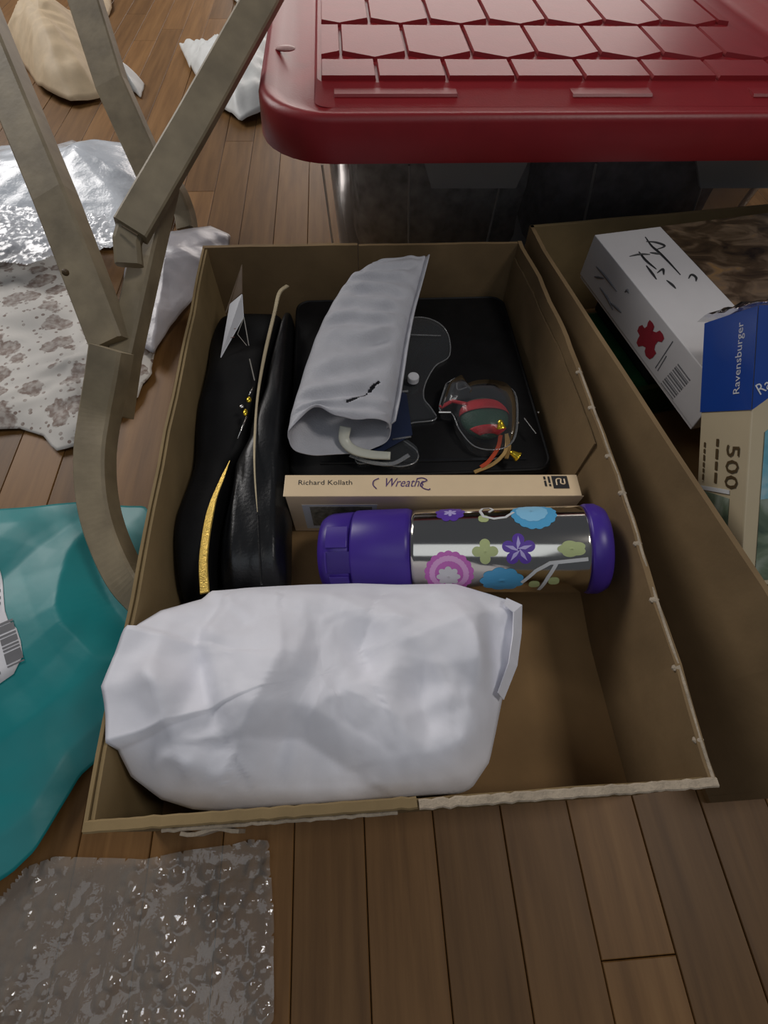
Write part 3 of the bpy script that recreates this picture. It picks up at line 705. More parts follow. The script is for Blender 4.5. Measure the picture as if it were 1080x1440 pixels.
bag1 = thing('handbag', (-0.12, 0.30, 0.0042), 'dull black handbag lying against the left box wall, paper tag on it', 'bag')
v, f = bag_loft(lambda y: -0.1372 + 0.004 * sin(y * 30) ** 2, lambda y: sinterp(Dtab, y) - 0.0012, lambda y: 0.063 + 0.005 * sin(y * 40), 0.147, 0.478, 60, 0, 3, sq=0.38)
mk('bag_body', v, f, BLACK, bag1, smooth=True)
bag2 = thing('leather_clutch', (-0.08, 0.30, 0.0042), 'shiny black leather clutch with gold zips between dull handbag and book', 'bag')
def pl(x, y): return (0.0035 * (0.5 + 0.5 * sin((x + 0.08) * 620 + y * 20)) - 0.002) * max(0, min(1, (0.275 - y) / 0.04))
v, f = bag_loft(lambda y: sinterp(Dtab, y) + 0.0012, lambda y: interp([(0.15, -0.0535), (0.22, -0.055), (0.3, -0.0575), (0.48, -0.0585)], y), lambda y: 0.066 + 0.004 * sin(y * 25), 0.150, 0.476, 70, 0, 11, pl)
mk('bag_body', v, f, LEATHER, bag2, smooth=True)
z1 = spline([at(404, 402, 0.077), at(393, 412, .078), at(386, 440, .077), at(372, 500, 0.076), at(362, 560, 0.0755), at(358, 620, 0.0755), at(358, 660, .0755), at(360, 695, 0.0755), at(362, 720, .0755)], 6)
mb = MB(); mb.sweep(z1, 0.0034, 0.0016, (0.0, 0, 1), 0.3, taper=lambda t: sinterp([(0, 1.3), (0.3, 1), (0.55, 0.6), (0.8, 0.4), (1, 0.15)], t)); mb.build('zipper', PALEGOLD, bag2, label='pale gold zip strip')
z2 = spline([at(323, 648, 0.0735), at(313, 672, 0.0735), at(300, 705, 0.0735), at(291, 745, 0.0735), at(286, 790, 0.0735), at(288, 834, 0.0725)], 6)
mb = MB(); mb.sweep(z2, 0.0062, 0.0018, (-0.1, 0, 1), 0.3, taper=lambda t: sinterp([(0, 0.12), (0.25, .55), (0.55, 1), (1, 1.05)], t)); mb.build('zipper', GOLD, bag2, label='bright gold zip strip')
mb = MB(); s1 = at(363, 725, .0752); mb.tube(spline([s1, at(365, 770, .0748), at(368, 822, .0745)], 6), 0.0009, 6); mb.build('seam', LEATHER, bag2)
# hang tag, cord and clasp
tg = thing('hang_tag', (-0.12, 0.42, 0.0765), 'white paper swing tag on thin string at the back left corner', 'tag')
q = [at(341, 414, 0.096), at(343, 446, 0.082), at(311, 503, 0.073), at(324, 428, 0.090)]
mb = MB(); mb.prism(q, (-0.0006, 0, 0.0004)); mb.build('tag_card', LABELW, tg)
q = [at(341, 372, 0.108), at(341, 412, 0.0965), at(325, 426, 0.0905), at(318, 440, 0.087)]
mb = MB(); mb.prism(q, (-0.0006, 0, 0.0004)); mb.build('tag_card', simple('brown_tag_card', (0.12, 0.075, 0.04), 0.6), tg, label='brown card behind white one')
mb = MB(); mb.tube([at(343, 446, .083), at(350, 486, .077)], 0.0004, 5); mb.tube([at(343, 446, .083), at(334, 470, .078), at(347, 486, .077)], 0.0003, 5); mb.tube([at(351, 505, .077), at(358, 535, .077)], 0.0005, 5); mb.build('string', simple('pale_string', (0.4, 0.38, 0.34), 0.6), tg)
mb = MB()
for k in range(5): a_ = at(332 - k * 2, 428 + k * 12, 0.0885 - k * .0028); mb.tube([a_ + Vector((0, 0, .0008)), a_ + Vector((0.004, 0.0005, .0012))], 0.0003, 4)
mb.build('tag_print', simple('rust_print', (0.3, 0.13, 0.08), 0.6), tg)
cl = thing('bag_clasp', tuple(at(346, 570, 0.076)), 'small brass clasp with a metal pull lying on the black handbag', 'clasp')
a_ = at(350, 562, .079); b_ = at(345, 580, .078)
mb = MB(); mb.ball(a_, 0.0022, 1, 1.6, 0.7, 10, 6); mb.ball(b_, 0.0024, 0.8, 1.7, .7, 10, 6); mb.build('ring', BRASS, cl, smooth=True)
mb = MB(); mb.ball(at(340, 572, .078), 0.0022, 1, 1, .7, 10, 6); mb.tube([at(347, 586, .078), at(334, 617, .076)], lambda t: 0.0009 - .0004 * t, 6); mb.tube([at(350, 556, .079), at(356, 545, .0785)], 0.0006, 6); mb.build('metal_pull', SILVER, cl, smooth=True)

# ------------------------------------------------------------------ flat black case at the back of the box
case = thing('black_case', (0.05, 0.37, 0.0042), 'flat matt black case lying across the back of the box bottom', 'case')
v, f = loft([[(x, y, z) for x, y in rrect(-0.0568 + i, 0.1735 - i, 0.2545 + i, 0.497 - i, 0.014)] for i, z in ((0.003, 0.0045), (0, 0.007), (0, 0.040), (0.002, 0.0435), (0.007, 0.0445))], closed_bot=True)
mk('case_body', v, f, BLACK, case, smooth=True).modifiers.new('split', 'EDGE_SPLIT')
mb = MB(); mb.tube([(p[0], p[1], 0.043) for p in rrect(-0.0545, 0.1715, 0.257, 0.495, 0.014)] + [(0.1715, 0.481, 0.043)], 0.0016, 6); mb.build('piping', BLACK, case)
mb = MB(); mb.sweep([(-0.03, 0.272, 0.0449), (0.15, 0.268, 0.0449)], 0.003, 0.0014, (0, 0, 1)); mb.build('seam', LEATHER, case)

# ------------------------------------------------------------------ foam sleeve
sl = thing('foam_sleeve', (0.02, 0.38, 0.046), 'white packing foam sleeve with a torn open end on the black case', 'packaging')
Lp = [at(406, 612, 0.078), at(414, 575, .079), at(440, 492, 0.083), at(462, 442, .088), at(490, 398, 0.094), at(524, 371, 0.100)]
Rp = [at(548, 598, 0.072), at(556, 560, .074), at(567, 490, 0.080), at(576, 445, .086), at(586, 408, 0.092), at(598, 362, 0.104)]
Ls = spline(Lp, 50); Rs = spline(Rp, 50); n = len(Ls) - 1
v = []; f = []; K = 200
for i in range(n + 1):
    t = i / n; a, b = Ls[i], Rs[i]; c = (a + b) / 2; u = (b - a) / 2; th_ = sinterp([(0, 0.0165), (0.3, 0.0145), (0.8, 0.010), (1, 0.0045)], t)
    for k in range(K):
        al = 2 * pi * k / K; x = cos(al); z = sin(al)
        rip = 0.0034 * sin(t * 62 + 1.8 * noise.noise(Vector((x * 1.3, t * 4, 2)))) * max(0, z) * (0.65 + 0.7 * noise.noise(Vector((x * 2, t * 7, 5)))) + 0.0016 * noise.noise(Vector((x * 2, t * 9, 7)))
        pz = z * th_ * (abs(z) ** -0.35 if abs(z) > 1e-3 else 1)
        sx = (abs(x) ** 0.75) * (1 if x >= 0 else -1)
        p = c + u * sx + Vector((0, 0, pz + rip))
        if i < 66:
            fall = (1 - i / 66) ** 2
            if z > 0: p += (Ls[min(n, i + 8)] - Ls[i]).normalized() * (fall * (0.020 * math.exp(-((x + 0.42) / 0.35) ** 2) - 0.004)) - Vector((0, 0, 0.004 * fall * math.exp(-((x + 0.42) / 0.3) ** 2)))
            else: p += Vector((0.001, -0.012 + 0.004 * noise.noise(Vector((al * 1.5, 1, 4))), 0.0)) * fall * (0.4 + 0.6 * abs(sin(al)))
        v.append(p)
tear = [at(488, 561, .0945), at(500, 557, .0945), at(512, 549, .0935), at(532, 538, .090)]
def near_tear(p):
    for a, b in zip(tear, tear[1:]):
        d = b - a; t = max(0, min(1, (p - a).dot(d) / d.dot(d))); q = a + d * t
        if hypot(p.x - q.x, p.y - q.y) < 0.0010 + 0.0012 * abs(noise.noise(p * 160)): return True
    return False
for i in range(n):
    for k in range(K):
        q = (i * K + k, i * K + (k + 1) % K, i * K + K + (k + 1) % K, i * K + K + k)
        cc = (v[q[0]] + v[q[1]] + v[q[2]] + v[q[3]]) / 4
        if 0 < k < K // 2 and cc.y < 0.36 and near_tear(cc): continue
        f.append(q)
f.append(tuple(n * K + k for k in range(K)))
mk('sleeve_tube', v, f, FOAM, sl, smooth=True, solid=0.0007)
# sealed flange along the right side
mb = MB(); fl_ = []
for i in range(0, n + 1, 8): fl_.append(Rs[i] + Vector((0.001, 0, 0.001)))
mb.sweep(fl_, 0.0016, 0.016, (0.5, 0, 0.85), 0.2, taper=lambda t: 0.9 - 0.1 * t); mb.build('sealed_flange', FOAM, sl, smooth=True)
st = spline([at(486, 600, .073), at(484, 618, .066), at(496, 632, 0.062), at(520, 639, 0.060), at(549, 641, 0.060)], 8)
hk = thing('cream_hook', tuple(at(500, 632, 0.052)), 'cream curved plastic tab poking out of the foam sleeve', 'plastic tab')
mb = MB(); mb.sweep(st, 0.0085, 0.003, (0, -0.3, 1), 0.3, taper=lambda t: 1.15 - 0.35 * t); mb.build('hook_band', STRAPC, hk, smooth=True)
mb = MB(); mb.sweep(spline([at(492, 640, .056), at(520, 650, .055), at(552, 652, .056), at(575, 640, .056)], 6), 0.004, 0.0012, (0, 0, 1), .3); mb.build('clear_rim', BLRIM, hk)

# ------------------------------------------------------------------ clear blister packs
bl_ = thing('blister_pack', (0.06, 0.36, 0.0455), 'empty clear plastic blister shell with a white stud on the black case', 'packaging')
outl = [at(548, 470, 0.0495), at(562, 452, .0495), at(590, 446, 0.0495), (at(615, 453, .0495)), at(630, 470, 0.0495), at(632, 500, .0495), at(612, 515, 0.0495), at(598, 540, .0495), at(596, 560, 0.0495), at(607, 575, .0495), at(612, 590, 0.0495), at(575, 596, .0495), at(560, 612, .0495), at(586, 634, 0.0495), at(584, 650, .0495), at(560, 656, .0495), at(530, 650, 0.0495), at(500, 648, .0495), at(520, 600, .0495), at(545, 540, .0495)]
ol = spline(outl + [outl[0]], 5)[:-1]
cx = sum((p for p in ol), Vector()) / len(ol)
rings = [[p + Vector((0, 0, -0.006)) for p in ol], [p + Vector((0, 0, 0.0)) for p in ol], [cx + (p - cx) * 0.96 + Vector((0, 0, 0.002)) for p in ol]]
v, f = loft(rings); mk('shell', v, f, BLISTER, bl_, smooth=False)
mb = MB(); mb.tube(ol + [ol[0]], 0.0007, 6); mb.build('shell_rim', BLRIM, bl_, smooth=True)
for a_, b_, r_ in (((556, 470), (620, 472), .0006), ((552, 618), (578, 614), .0009), ((548, 552), (574, 550), .0011)):
    mb = MB(); mb.tube([at(*a_, .055), at(*b_, .055)], r_, 6); mb.build('shell_ridge', BLRIM, bl_, smooth=True)
c = at(581, 534, 0.056); mb = MB(); mb.lathe(c - Vector((0, 0, 0.001)), (0, 0, 1), [(0, 0.0054), (0.005, 0.0054), (0.0058, 0.005), (0.006, 0.0042)], 20); mb.build('stud', simple('white_plastic', (0.8, 0.8, 0.82), 0.4), bl_, label='round white plastic stud')
mb = MB(); mb.prism([at(508, 610, .0535), at(560, 545, .0535), at(572, 556, .0535), at(580, 612, .0535), at(530, 640, .0535)], (0, 0, 0.0008)); mb.build('backing_card', BLUEPL, bl_, label='navy backing film')

# ------------------------------------------------------------------ red and green ornament in a clear pouch, with bells
orn = thing('christmas_ornament', tuple(at(682, 588, 0.0455)), 'red and dark green ornament in a clear pouch near the right box wall', 'ornament')
oc = at(681, 588, 0.058)
mb = MB(); mb.ball(oc, 0.0215, 1.0, 1.05, 0.50, 32, 20); mb.build('green_ball', GIFTGRN, orn, smooth=True)
def band(y0, y1, ext0, ext1, rr=1.03):
    v = []; f = []; n1, n2 = 24, 5
    for i in range(n1 + 1):
        for j in range(n2 + 1):
            yy = lerp(y0, y1, j / n2); a = lerp(-ext0, ext1, i / n1)
            s_ = sqrt(max(0, 1 - (yy / 0.0226) ** 2)); v.append(oc + Vector((0.0215 * rr * s_ * sin(a), yy, 0.01075 * rr * s_ * cos(a) + .0002)))
    for i in range(n1):
        for j in range(n2): a = i * (n2 + 1) + j; f.append((a, a + n2 + 1, a + n2 + 2, a + 1))
    return v, f
v, f = band(0.0015, 0.0150, 1.5, 1.4, 1.05); mk('red_band', v, f, GIFTRED, orn, smooth=True, solid=0.0006)
v, f = band(-0.0212, -0.0150, 1.2, 1.3, 1.06); mk('red_band', v, f, GIFTRED, orn, smooth=True, solid=0.0006)
pts = [at(627, 540, .058), at(642, 532, .060), at(644, 548, .06), at(668, 541, .064), at(700, 541, .064), at(724, 552, .06), at(728, 590, .058), at(722, 620, .056), at(700, 632, .056), at(668, 628, .056), at(646, 604, .056), at(636, 582, .056), at(622, 580, .055), at(618, 570, .055)]
ps = spline(pts + [pts[0]], 4)[:-1]; cc = sum(ps, Vector()) / len(ps)
v, f = loft([[Vector((p.x, p.y, 0.0458)) for p in ps], ps, [cc + (p - cc) * 0.8 + Vector((0, 0, 0.0115)) for p in ps], [cc + (p - cc) * 0.3 + Vector((0, 0, 0.0145)) for p in ps]]); mk('clear_pouch', v, f, BLISTER, orn, smooth=True)
mb = MB(); mb.tube(ps + [ps[0]], 0.0006, 6); mb.build('pouch_seam', BLRIM, orn, smooth=True)
mb = MB(); mb.sweep([at(619, 573, .056), at(636, 564, .058), at(655, 568, .066)], 0.004, 0.002, (0, 0, 1), .3); mb.build('red_tail', GIFTRED, orn)
mb = MB(); mb.tube([at(617, 580, .0565), at(634, 580, .0565)], 0.0011, 6); mb.build('pin', SILVER, orn)
def bell(p, ax, r, parent, tagname='bell'):
    mb = MB(); mb.lathe(p, ax, [(0, r * 1.0), (r * 0.15, r * 1.02), (r * 0.5, r * 0.78), (r * 1.2, r * 0.6), (r * 1.7, r * 0.42), (r * 1.95, r * 0.15)], 16); mb.build(tagname, BRASS, parent, smooth=True)
jb = thing('bell_charm', tuple(at(712, 625, 0.0455)), 'two small gold bells tied with red and gold ribbon beside the ornament', 'charm')
bell(at(705, 603, .0735), (-0.1, 0.6, 0.5), 0.0040, jb); bell(at(729, 643, .060), (-0.8, 0.5, 0.3), 0.0044, jb)
mb = MB(); mb.sweep(spline([at(704, 612, .057), at(700, 630, .056), at(688, 648, .053), at(676, 657, .0505)], 6), 0.0035, 0.0009, (0, 0, 1), .2); mb.build('ribbon', simple('orange_red_ribbon', (0.45, 0.06, 0.02), 0.35), jb, label='red ribbon tail')
mb = MB(); mb.sweep(spline([at(712, 612, .056), at(711, 634, .054), at(694, 652, .0515), at(667, 664, .0495)], 6), 0.0032, 0.0009, (0.2, 0, 1), .2); mb.sweep(spline([at(712, 610, .056), at(716, 628, .053), at(712, 645, .051)], 6), 0.0034, 0.0009, (-0.3, 0, 1), .2); mb.build('ribbon', simple('pale_gold_ribbon', (0.6, 0.38, 0.14), 0.3, metal=0.5), jb, label='gold ribbon tail')
mb = MB(); mb.tube([at(737, 588, .057), at(754, 610, .057)], 0.0006, 6); mb.ball(at(728, 595, .056), 0.0016, n=8, m=6); mb.ball(at(757, 580, .058), .0012, n=8, m=6); mb.build('wire', SILVER, jb)

# ------------------------------------------------------------------ text
def text(body, o, u, v, size, m, parent, name='lettering', lift=0.0002, fit=None, shear=0, curve_to=None):
    cu = bpy.data.curves.new(name, 'FONT'); cu.body = body; cu.size = 1.0; cu.resolution_u = 2; cu.shear = shear
    to = bpy.data.objects.new('t', cu); COL.objects.link(to)
    me = bpy.data.meshes.new_from_object(to); vs = [Vector(q.co) for q in me.vertices]; fs = [tuple(p.vertices) for p in me.polygons]
    bpy.data.objects.remove(to); bpy.data.curves.remove(cu); bpy.data.meshes.remove(me)
    u = Vector(u).normalized(); v = Vector(v).normalized(); nrm = u.cross(v).normalized()
    w = max(q.x for q in vs); sx = size if fit is None else fit / w
    return mk(name, [Vector(o) + u * (q.x * sx) + v * (q.y * size) + nrm * lift for q in vs], fs, m, parent)

def fine_print(o, u, v, length, h, m, parent, seed):
    """a line of print too small to read in the photograph: word-length dashes"""
    r = random.Random(seed); u = Vector(u).normalized(); v = Vector(v).normalized(); n_ = u.cross(v) * 0.0001; x = 0; mb = MB()
    while x < length:
        w = min(r.uniform(1.5, 4) * h, length - x); p = Vector(o) + u * x; mb.prism([p, p + u * w, p + u * w + v * h, p + v * h], n_); x += w + h * 0.7
    q = mb.build('fine_print', m, parent); q['kind'] = 'stuff'; return q

# ------------------------------------------------------------------ book standing on its fore edge
bk = thing('paperback_book', (0.062, 0.232, 0.0042), 'cream paperback book standing spine up behind the purple bottle', 'book')
ZS = 0.070
b0, b1 = at(401, 668, ZS), at(821, 667, ZS); g0, g1 = at(401, 698, ZS), at(822, 696, ZS)
b1.x = min(b1.x, 0.1772); g1.x = min(g1.x, 0.1772)
U_ = (b1 - b0); Ln = U_.length; U_.normalize(); Tn = Vector((g0 - b0)); Tn = (Tn - U_ * Tn.dot(U_)); TK = Tn.length; Tn.normalize()
DN = Vector((0, 0.10, -1)).normalized(); HB = (ZS - 0.0062) / 0.995
mb = MB(); mb.box(b0, U_ * Ln, Tn * TK, -DN * 0.0); 
def slab(o, a, b, c, name, m, bev=0.0006): q = MB(); q.box(o, a, b, c); return q.build(name, m, bk, bevel=bev)
slab(b0 + Vector((0, 0, -0.0008)), U_ * Ln, Vector((0, 0, 0.0008)), Tn * TK, 'spine', CREAM)
slab(g0 - Tn * 0.0007 + Vector((0, 0, -0.0009)), U_ * Ln, Tn * 0.0007, DN * HB, 'front_cover', CREAM, 0.0002)
slab(b0 + Vector((0, 0, -0.0009)), U_ * Ln, Tn * 0.0007, DN * HB, 'back_cover', CREAM, 0.0002)
slab(b0 + Tn * 0.0008 + U_ * 0.002 + DN * 0.0012, U_ * (Ln - 0.004), Tn * (TK - 0.0017), DN * (HB - 0.003), 'page_block', PAGES, 0)
R_ = U_; V_ = -Tn
text('Richard Kollath', b0 + U_ * 0.0105 + Tn * 0.0095, R_, V_, 0.0065, INK, bk, 'author_lettering', fit=0.0425)
text('Wreaths', b0 + U_ * 0.077 + Tn * 0.0115, R_, V_, 0.012, VIOLETINK, bk, 'title_lettering', fit=0.033, shear=0.45)
for pp in ([(0.072, .0135), (.0695, .010), (.070, .006), (.074, .0035)], [(0.104, .004), (.1085, .0032), (.112, .0055), (.107, .0085), (.108, .0125), (.1125, .0145), (.114, .0135)]):
    mb = MB(); mb.tube(spline([b0 + U_ * a + Tn * b + Vector((0, 0, 0.0002)) for a, b in pp], 6), 0.0005, 5); mb.build('title_flourish', VIOLETINK, bk)
lx = Ln * (783 - 401) / 420
def ontop(a, b): return b0 + U_ * a + Tn * b + Vector((0, 0, 0.0003))
mb = MB(); mb.prism([ontop(lx, .0135), ontop(lx + .0125, .0135), ontop(lx + .0125, .0015), ontop(lx, .0015)], (0, 0, .0001)); mb.build('publisher_mark', INK, bk, label='black square publisher mark')
mb = MB(); mb.tube(spline([ontop(lx + .003, .0105) , ontop(lx + .0035, .005), ontop(lx + .007, .0045), ontop(lx + .0065, .0085), ontop(lx + .0095, .009), ontop(lx + .0098, .0045)], 5), 0.0006, 5); mb.build('publisher_mark_print', CREAM, bk)
fine_print(ontop(lx - .0066, .0020), Tn, U_, 0.0095, 0.0016, INK, bk, 1); fine_print(ontop(lx - .0032, .0020), Tn, U_, 0.0095, 0.0016, INK, bk, 2)
# photo on the front cover
fo = g0 + DN * 0.014 + U_ * 0.011 + Tn * 0.0002
mb = MB(); mb.prism([fo, fo + U_ * 0.06, fo + U_ * 0.06 + DN * 0.045, fo + DN * 0.045], Tn * 0.0002); mb.build('cover_photo_frame', WHITEP, bk)
fo = fo + DN * 0.003 + U_ * 0.006 + Tn * 0.0002
mb = MB(); mb.prism([fo, fo + U_ * 0.05, fo + U_ * 0.05 + DN * 0.036, fo + DN * 0.036], Tn * 0.0002); mb.build('cover_photo', PHOTO, bk)

# ------------------------------------------------------------------ bottle
q0 = Vector((-0.0265, 0.1885, 0.0372)); q1 = at(850, 771, 0.072)
bt = thing('drink_bottle', (0.08, 0.178, 0.005), 'steel drink bottle with purple cap and flower prints lying in the box', 'bottle')
ax = (q1 - q0); BL = ax.length; ax.normalize(); BR = 0.0322
s1_ = BL * (592 - 456) / (862 - 456); s2_ = BL * (832 - 456) / (862 - 456); s0_ = BL * (505 - 456) / (862 - 456)
mb = MB(); mb.lathe(q0, ax, [(s1_, BR * 0.93), (s1_ + .0008, BR * 0.985), (s1_ + .003, BR * 0.99), (s2_ - .002, BR * 0.99), (s2_ + .001, BR * 0.97)], 64); mb.build('steel_body', STEEL, bt, smooth=True)
mb = MB(); mb.lathe(q0, ax, [(s2_, BR * 0.9), (s2_ + .0005, BR * 1.005), (s2_ + .002, BR * 1.02), (s2_ + .008, BR * 1.02), (BL - .004, BR * 0.97), (BL - .0015, BR * 0.92), (BL, BR * 0.82), (BL - .001, BR * .7)], 64); mb.build('base_boot', PURPLE, bt, smooth=True, label='purple rubber base')
cap = MB(); cap.lathe(q0, ax, [(s0_ + .0005, BR * 0.9), (s0_ + .001, BR * 1.0), (s0_ + .003, BR * 1.02), (s1_ - .004, BR * 1.03), (s1_ - .0012, BR * 1.0), (s1_, BR * 0.95)], 64); capo = cap.build('cap', PURPLE, bt, smooth=True, label='purple screw cap')
fv = (EYE - q0); e1 = (fv - ax * fv.dot(ax)).normalized(); e2 = -ax.cross(e1)
if e2.y < 0: e2 = -e2
mb = MB(); mb.lathe(q0, ax, [(0.001, BR * 0.62), (0.0, BR * 0.72), (.0012, BR * 0.84), (.005, BR * .925), (.009, BR * .96), (s0_ - .0012, BR * .985), (s0_ - .0002, BR * 0.95), (s0_ + .0008, BR * 0.9)], 64)
fl2 = mb.build('flip_lid', PURPLE, capo, smooth=True)
def cyl(s, an, r=1.0): return q0 + ax * s + (e1 * cos(an) + e2 * sin(an)) * (BR * r)
def patch(sa, sb, aa, ab, r0, r1, name, m, parent, n=10):
    v = []; f = []
    for r in (r0, r1):
        for i in range(n + 1): an = lerp(aa, ab, i / n); v += [cyl(sa, an, r), cyl(sb, an, r)]
    M = 2 * (n + 1)
    for i in range(n):
        a = 2 * i; f += [(a, a + 2, a + 3, a + 1), (M + a + 1, M + a + 3, M + a + 2, M + a), (a, M + a, M + a + 2, a + 2), (a + 1, a + 3, M + a + 3, M + a + 1)]
    f += [(0, 1, M + 1, M), (2 * n, M + 2 * n, M + 2 * n + 1, 2 * n + 1)]
    return mk(name, v, f, m, parent, smooth=False, bevel=0.0005)
patch(0.0085, s0_ - .0005, 0.10, 0.62, 0.96, 1.035, 'hinge_block', PURPLE, capo)
patch(0.0085, s0_ + .0012, -0.50, 0.02, 0.94, 1.0, 'push_button', PURPLED, capo)
patch(0.0078, 0.0094, -0.48, 0.0, 0.94, 1.03, 'button_edge', PURPLE, capo)
patch(0.010, s0_ - .0005, -0.86, -0.58, 0.95, 1.03, 'hinge_block', PURPLE, capo)
# printed flowers wrapped on the steel
def decal(px, py, outline, m, name, r=0.996, hole=None, dr=0.0):
    sc = BL * (px - 456) / (862 - 456); an = asin(max(-0.98, min(0.98, (771 - py) / 68.0))); r = r + dr
    n = len(outline); v = []; f = []; R = 4
    cxy = (sum(p[0] for p in outline) / n, sum(p[1] for p in outline) / n) if hole is None else (0, 0)
    for k in range(R + 1):
        q = lerp(hole or 0.02, 1, k / R)
        for x, y in outline:
            x, y = cxy[0] + (x - cxy[0]) * q, cxy[1] + (y - cxy[1]) * q; v.append(cyl(sc + x, an + y / BR, r))
    for k in range(R):
        for j in range(n): f.append((k * n + j, k * n + (j + 1) % n, k * n + n + (j + 1) % n, k * n + n + j))
    if hole is None: f.append(tuple(range(n)))
    return mk(name, v, f, m, bt, smooth=True)
def scallop(r, k, amp, n=72, sy=1.0): return [(r * (1 + amp * abs(sin(k * pi * i / n))) * cos(2 * pi * i / n), sy * r * (1 + amp * abs(sin(k * pi * i / n))) * sin(2 * pi * i / n)) for i in range(n)]
def star(ro, ri, k=5, rot=pi / 2, n=60):
    out = []
    for i in range(n):
        a = 2 * pi * i / n; w = abs(cos(k * (a - rot) / 2)); out.append(((ri + (ro - ri) * w ** 0.7) * cos(a), (ri + (ro - ri) * w ** 0.7) * sin(a)))
    return out
decal(645, 806, scallop(0.0165, 18, 0.07), PINK, 'flower_print'); decal(645, 806, scallop(0.0135, 30, 0.05), PINKL, 'flower_print', dr=0.004, hole=0.72); decal(644, 810, star(0.0085, 0.006, 8), WHITEP, 'flower_print', dr=0.005)
decal(738, 771, star(0.0115, 0.0062), VIOL, 'flower_print', dr=0.003)
for k in range(5):
    a = pi / 2 + k * 2 * pi / 5; decal(738, 771, [(0.0098 * cos(a), 0.0098 * sin(a)), (0.0045 * cos(a + .3), 0.0045 * sin(a + .3)), (0.001 * cos(a + 2), 0.001 * sin(a + 2)), (0.0045 * cos(a - .3), 0.0045 * sin(a - .3))], LILAC, 'petal_print', dr=0.006)
decal(762, 717, scallop(0.0150, 16, 0.07, sy=0.95), SKYB, 'flower_print'); decal(760, 714, scallop(0.0105, 12, 0.06), SKYL, 'flower_print', dr=0.004)
decal(716, 817, scallop(0.0135, 9, 0.14, sy=0.75), SKYB, 'flower_print')
decal(648, 712, star(0.011, 0.009, 9), VIOL, 'flower_print'); decal(648, 712, star(0.005, 0.0015, 6), LILAC, 'petal_print', dr=0.004)
decal(694, 773, star(0.009, 0.004, 4, 0), LIMEP, 'leaf_print'); decal(806, 771, scallop(0.008, 5, .2, sy=0.6), LIMEP, 'leaf_print')
for p in ((694, 723), (759, 823), (784, 818)): decal(*p, scallop(0.0036, 4, 0.1), LIMEP, 'dot_print')
def stroke(pp, w, m, name='stalk_print'):
    v = []; f = []
    P = [Vector((BL * (a - 456) / 406.0, asin(max(-.97, min(.97, (771 - b) / 68.0))))) for a, b in pp]
    P2 = [P[0]]
    for a, b in zip(P, P[1:]): P2 += [a.lerp(b, k / 4) for k in range(1, 5)]
    for i, p in enumerate(P2):
        t = (P2[min(i + 1, len(P2) - 1)] - P2[max(0, i - 1)]); t = Vector((t.x, t.y * BR)).normalized(); n_ = Vector((-t.y, t.x)) * w / 2
        v += [cyl(p.x + n_.x, p.y + n_.y / BR, 1.001), cyl(p.x - n_.x, p.y - n_.y / BR, 1.001)]
    for i in range(len(P2) - 1): f.append((2 * i, 2 * i + 1, 2 * i + 3, 2 * i + 2))
    mk(name, v, f, m, bt)
stroke([(742, 820), (760, 802), (778, 791), (826, 786)], 0.0026, WHITEP); stroke([(786, 792), (776, 812), (766, 832)], 0.0026, WHITEP)
stroke([(690, 711), (694, 720), (708, 724), (724, 722), (736, 714)], 0.0020, WHITEP, 'swirl_print'); stroke([(690, 711), (694, 706), (704, 704), (708, 709), (702, 713)], 0.0018, WHITEP, 'swirl_print')

# ------------------------------------------------------------------ white paper parcel
sil = [(142, 965), (158, 925), (176, 888), (226, 858), (285, 842), (296, 831), (380, 825), (440, 822), (500, 820), (560, 822), (640, 821), (690, 836), (733, 850), (732, 890), (726, 935), (706, 985), (697, 1030), (688, 1072), (664, 1108), (628, 1126), (560, 1136), (480, 1142), (400, 1146), (330, 1143), (270, 1138), (226, 1124), (184, 1092), (160, 1045), (150, 1008)]
ZM = 0.074
TIP = {(142, 965): .108, (158, 925): .107, (176, 888): .103, (150, 1008): .105, (160, 1045): .096, (184, 1092): .078, (226, 858): .09}
bdy = [at(a, b, TIP.get((a, b), ZM + (0.012 if a > 715 else 0))) for a, b in sil]
L = [0]
for i in range(len(bdy)): L.append(L[-1] + (bdy[(i + 1) % len(bdy)] - bdy[i]).length)
NA = 220; bd = []
for k in range(NA):
    s = L[-1] * k / NA; i = max(j for j in range(len(bdy)) if L[j] <= s + 1e-9); t = (s - L[i]) / (L[i + 1] - L[i]); bd.append(bdy[i].lerp(bdy[(i + 1) % len(bdy)], t))
for e_ in bd:
    if e_.x < -0.136: e_.z = max(e_.z, 0.1065)
def seg_d(p, pts):
    """signed distance (right of travel positive) and fade along a crease line"""
    best = (9, 0)
    n = len(pts) - 1
    for i in range(n):
        a, b = pts[i], pts[i + 1]; dx, dy = b.x - a.x, b.y - a.y; L2 = dx * dx + dy * dy
        t = max(0, min(1, ((p.x - a.x) * dx + (p.y - a.y) * dy) / L2)); d = hypot(p.x - a.x - dx * t, p.y - a.y - dy * t)
        if d < abs(best[0]):
            sgn = 1 if (dy * (p.x - a.x) - dx * (p.y - a.y)) > 0 else -1
            best = (d * sgn, (i + t) / n)
    return best
def CL(*px): return [at(a, b, 0.105) for a, b in px]
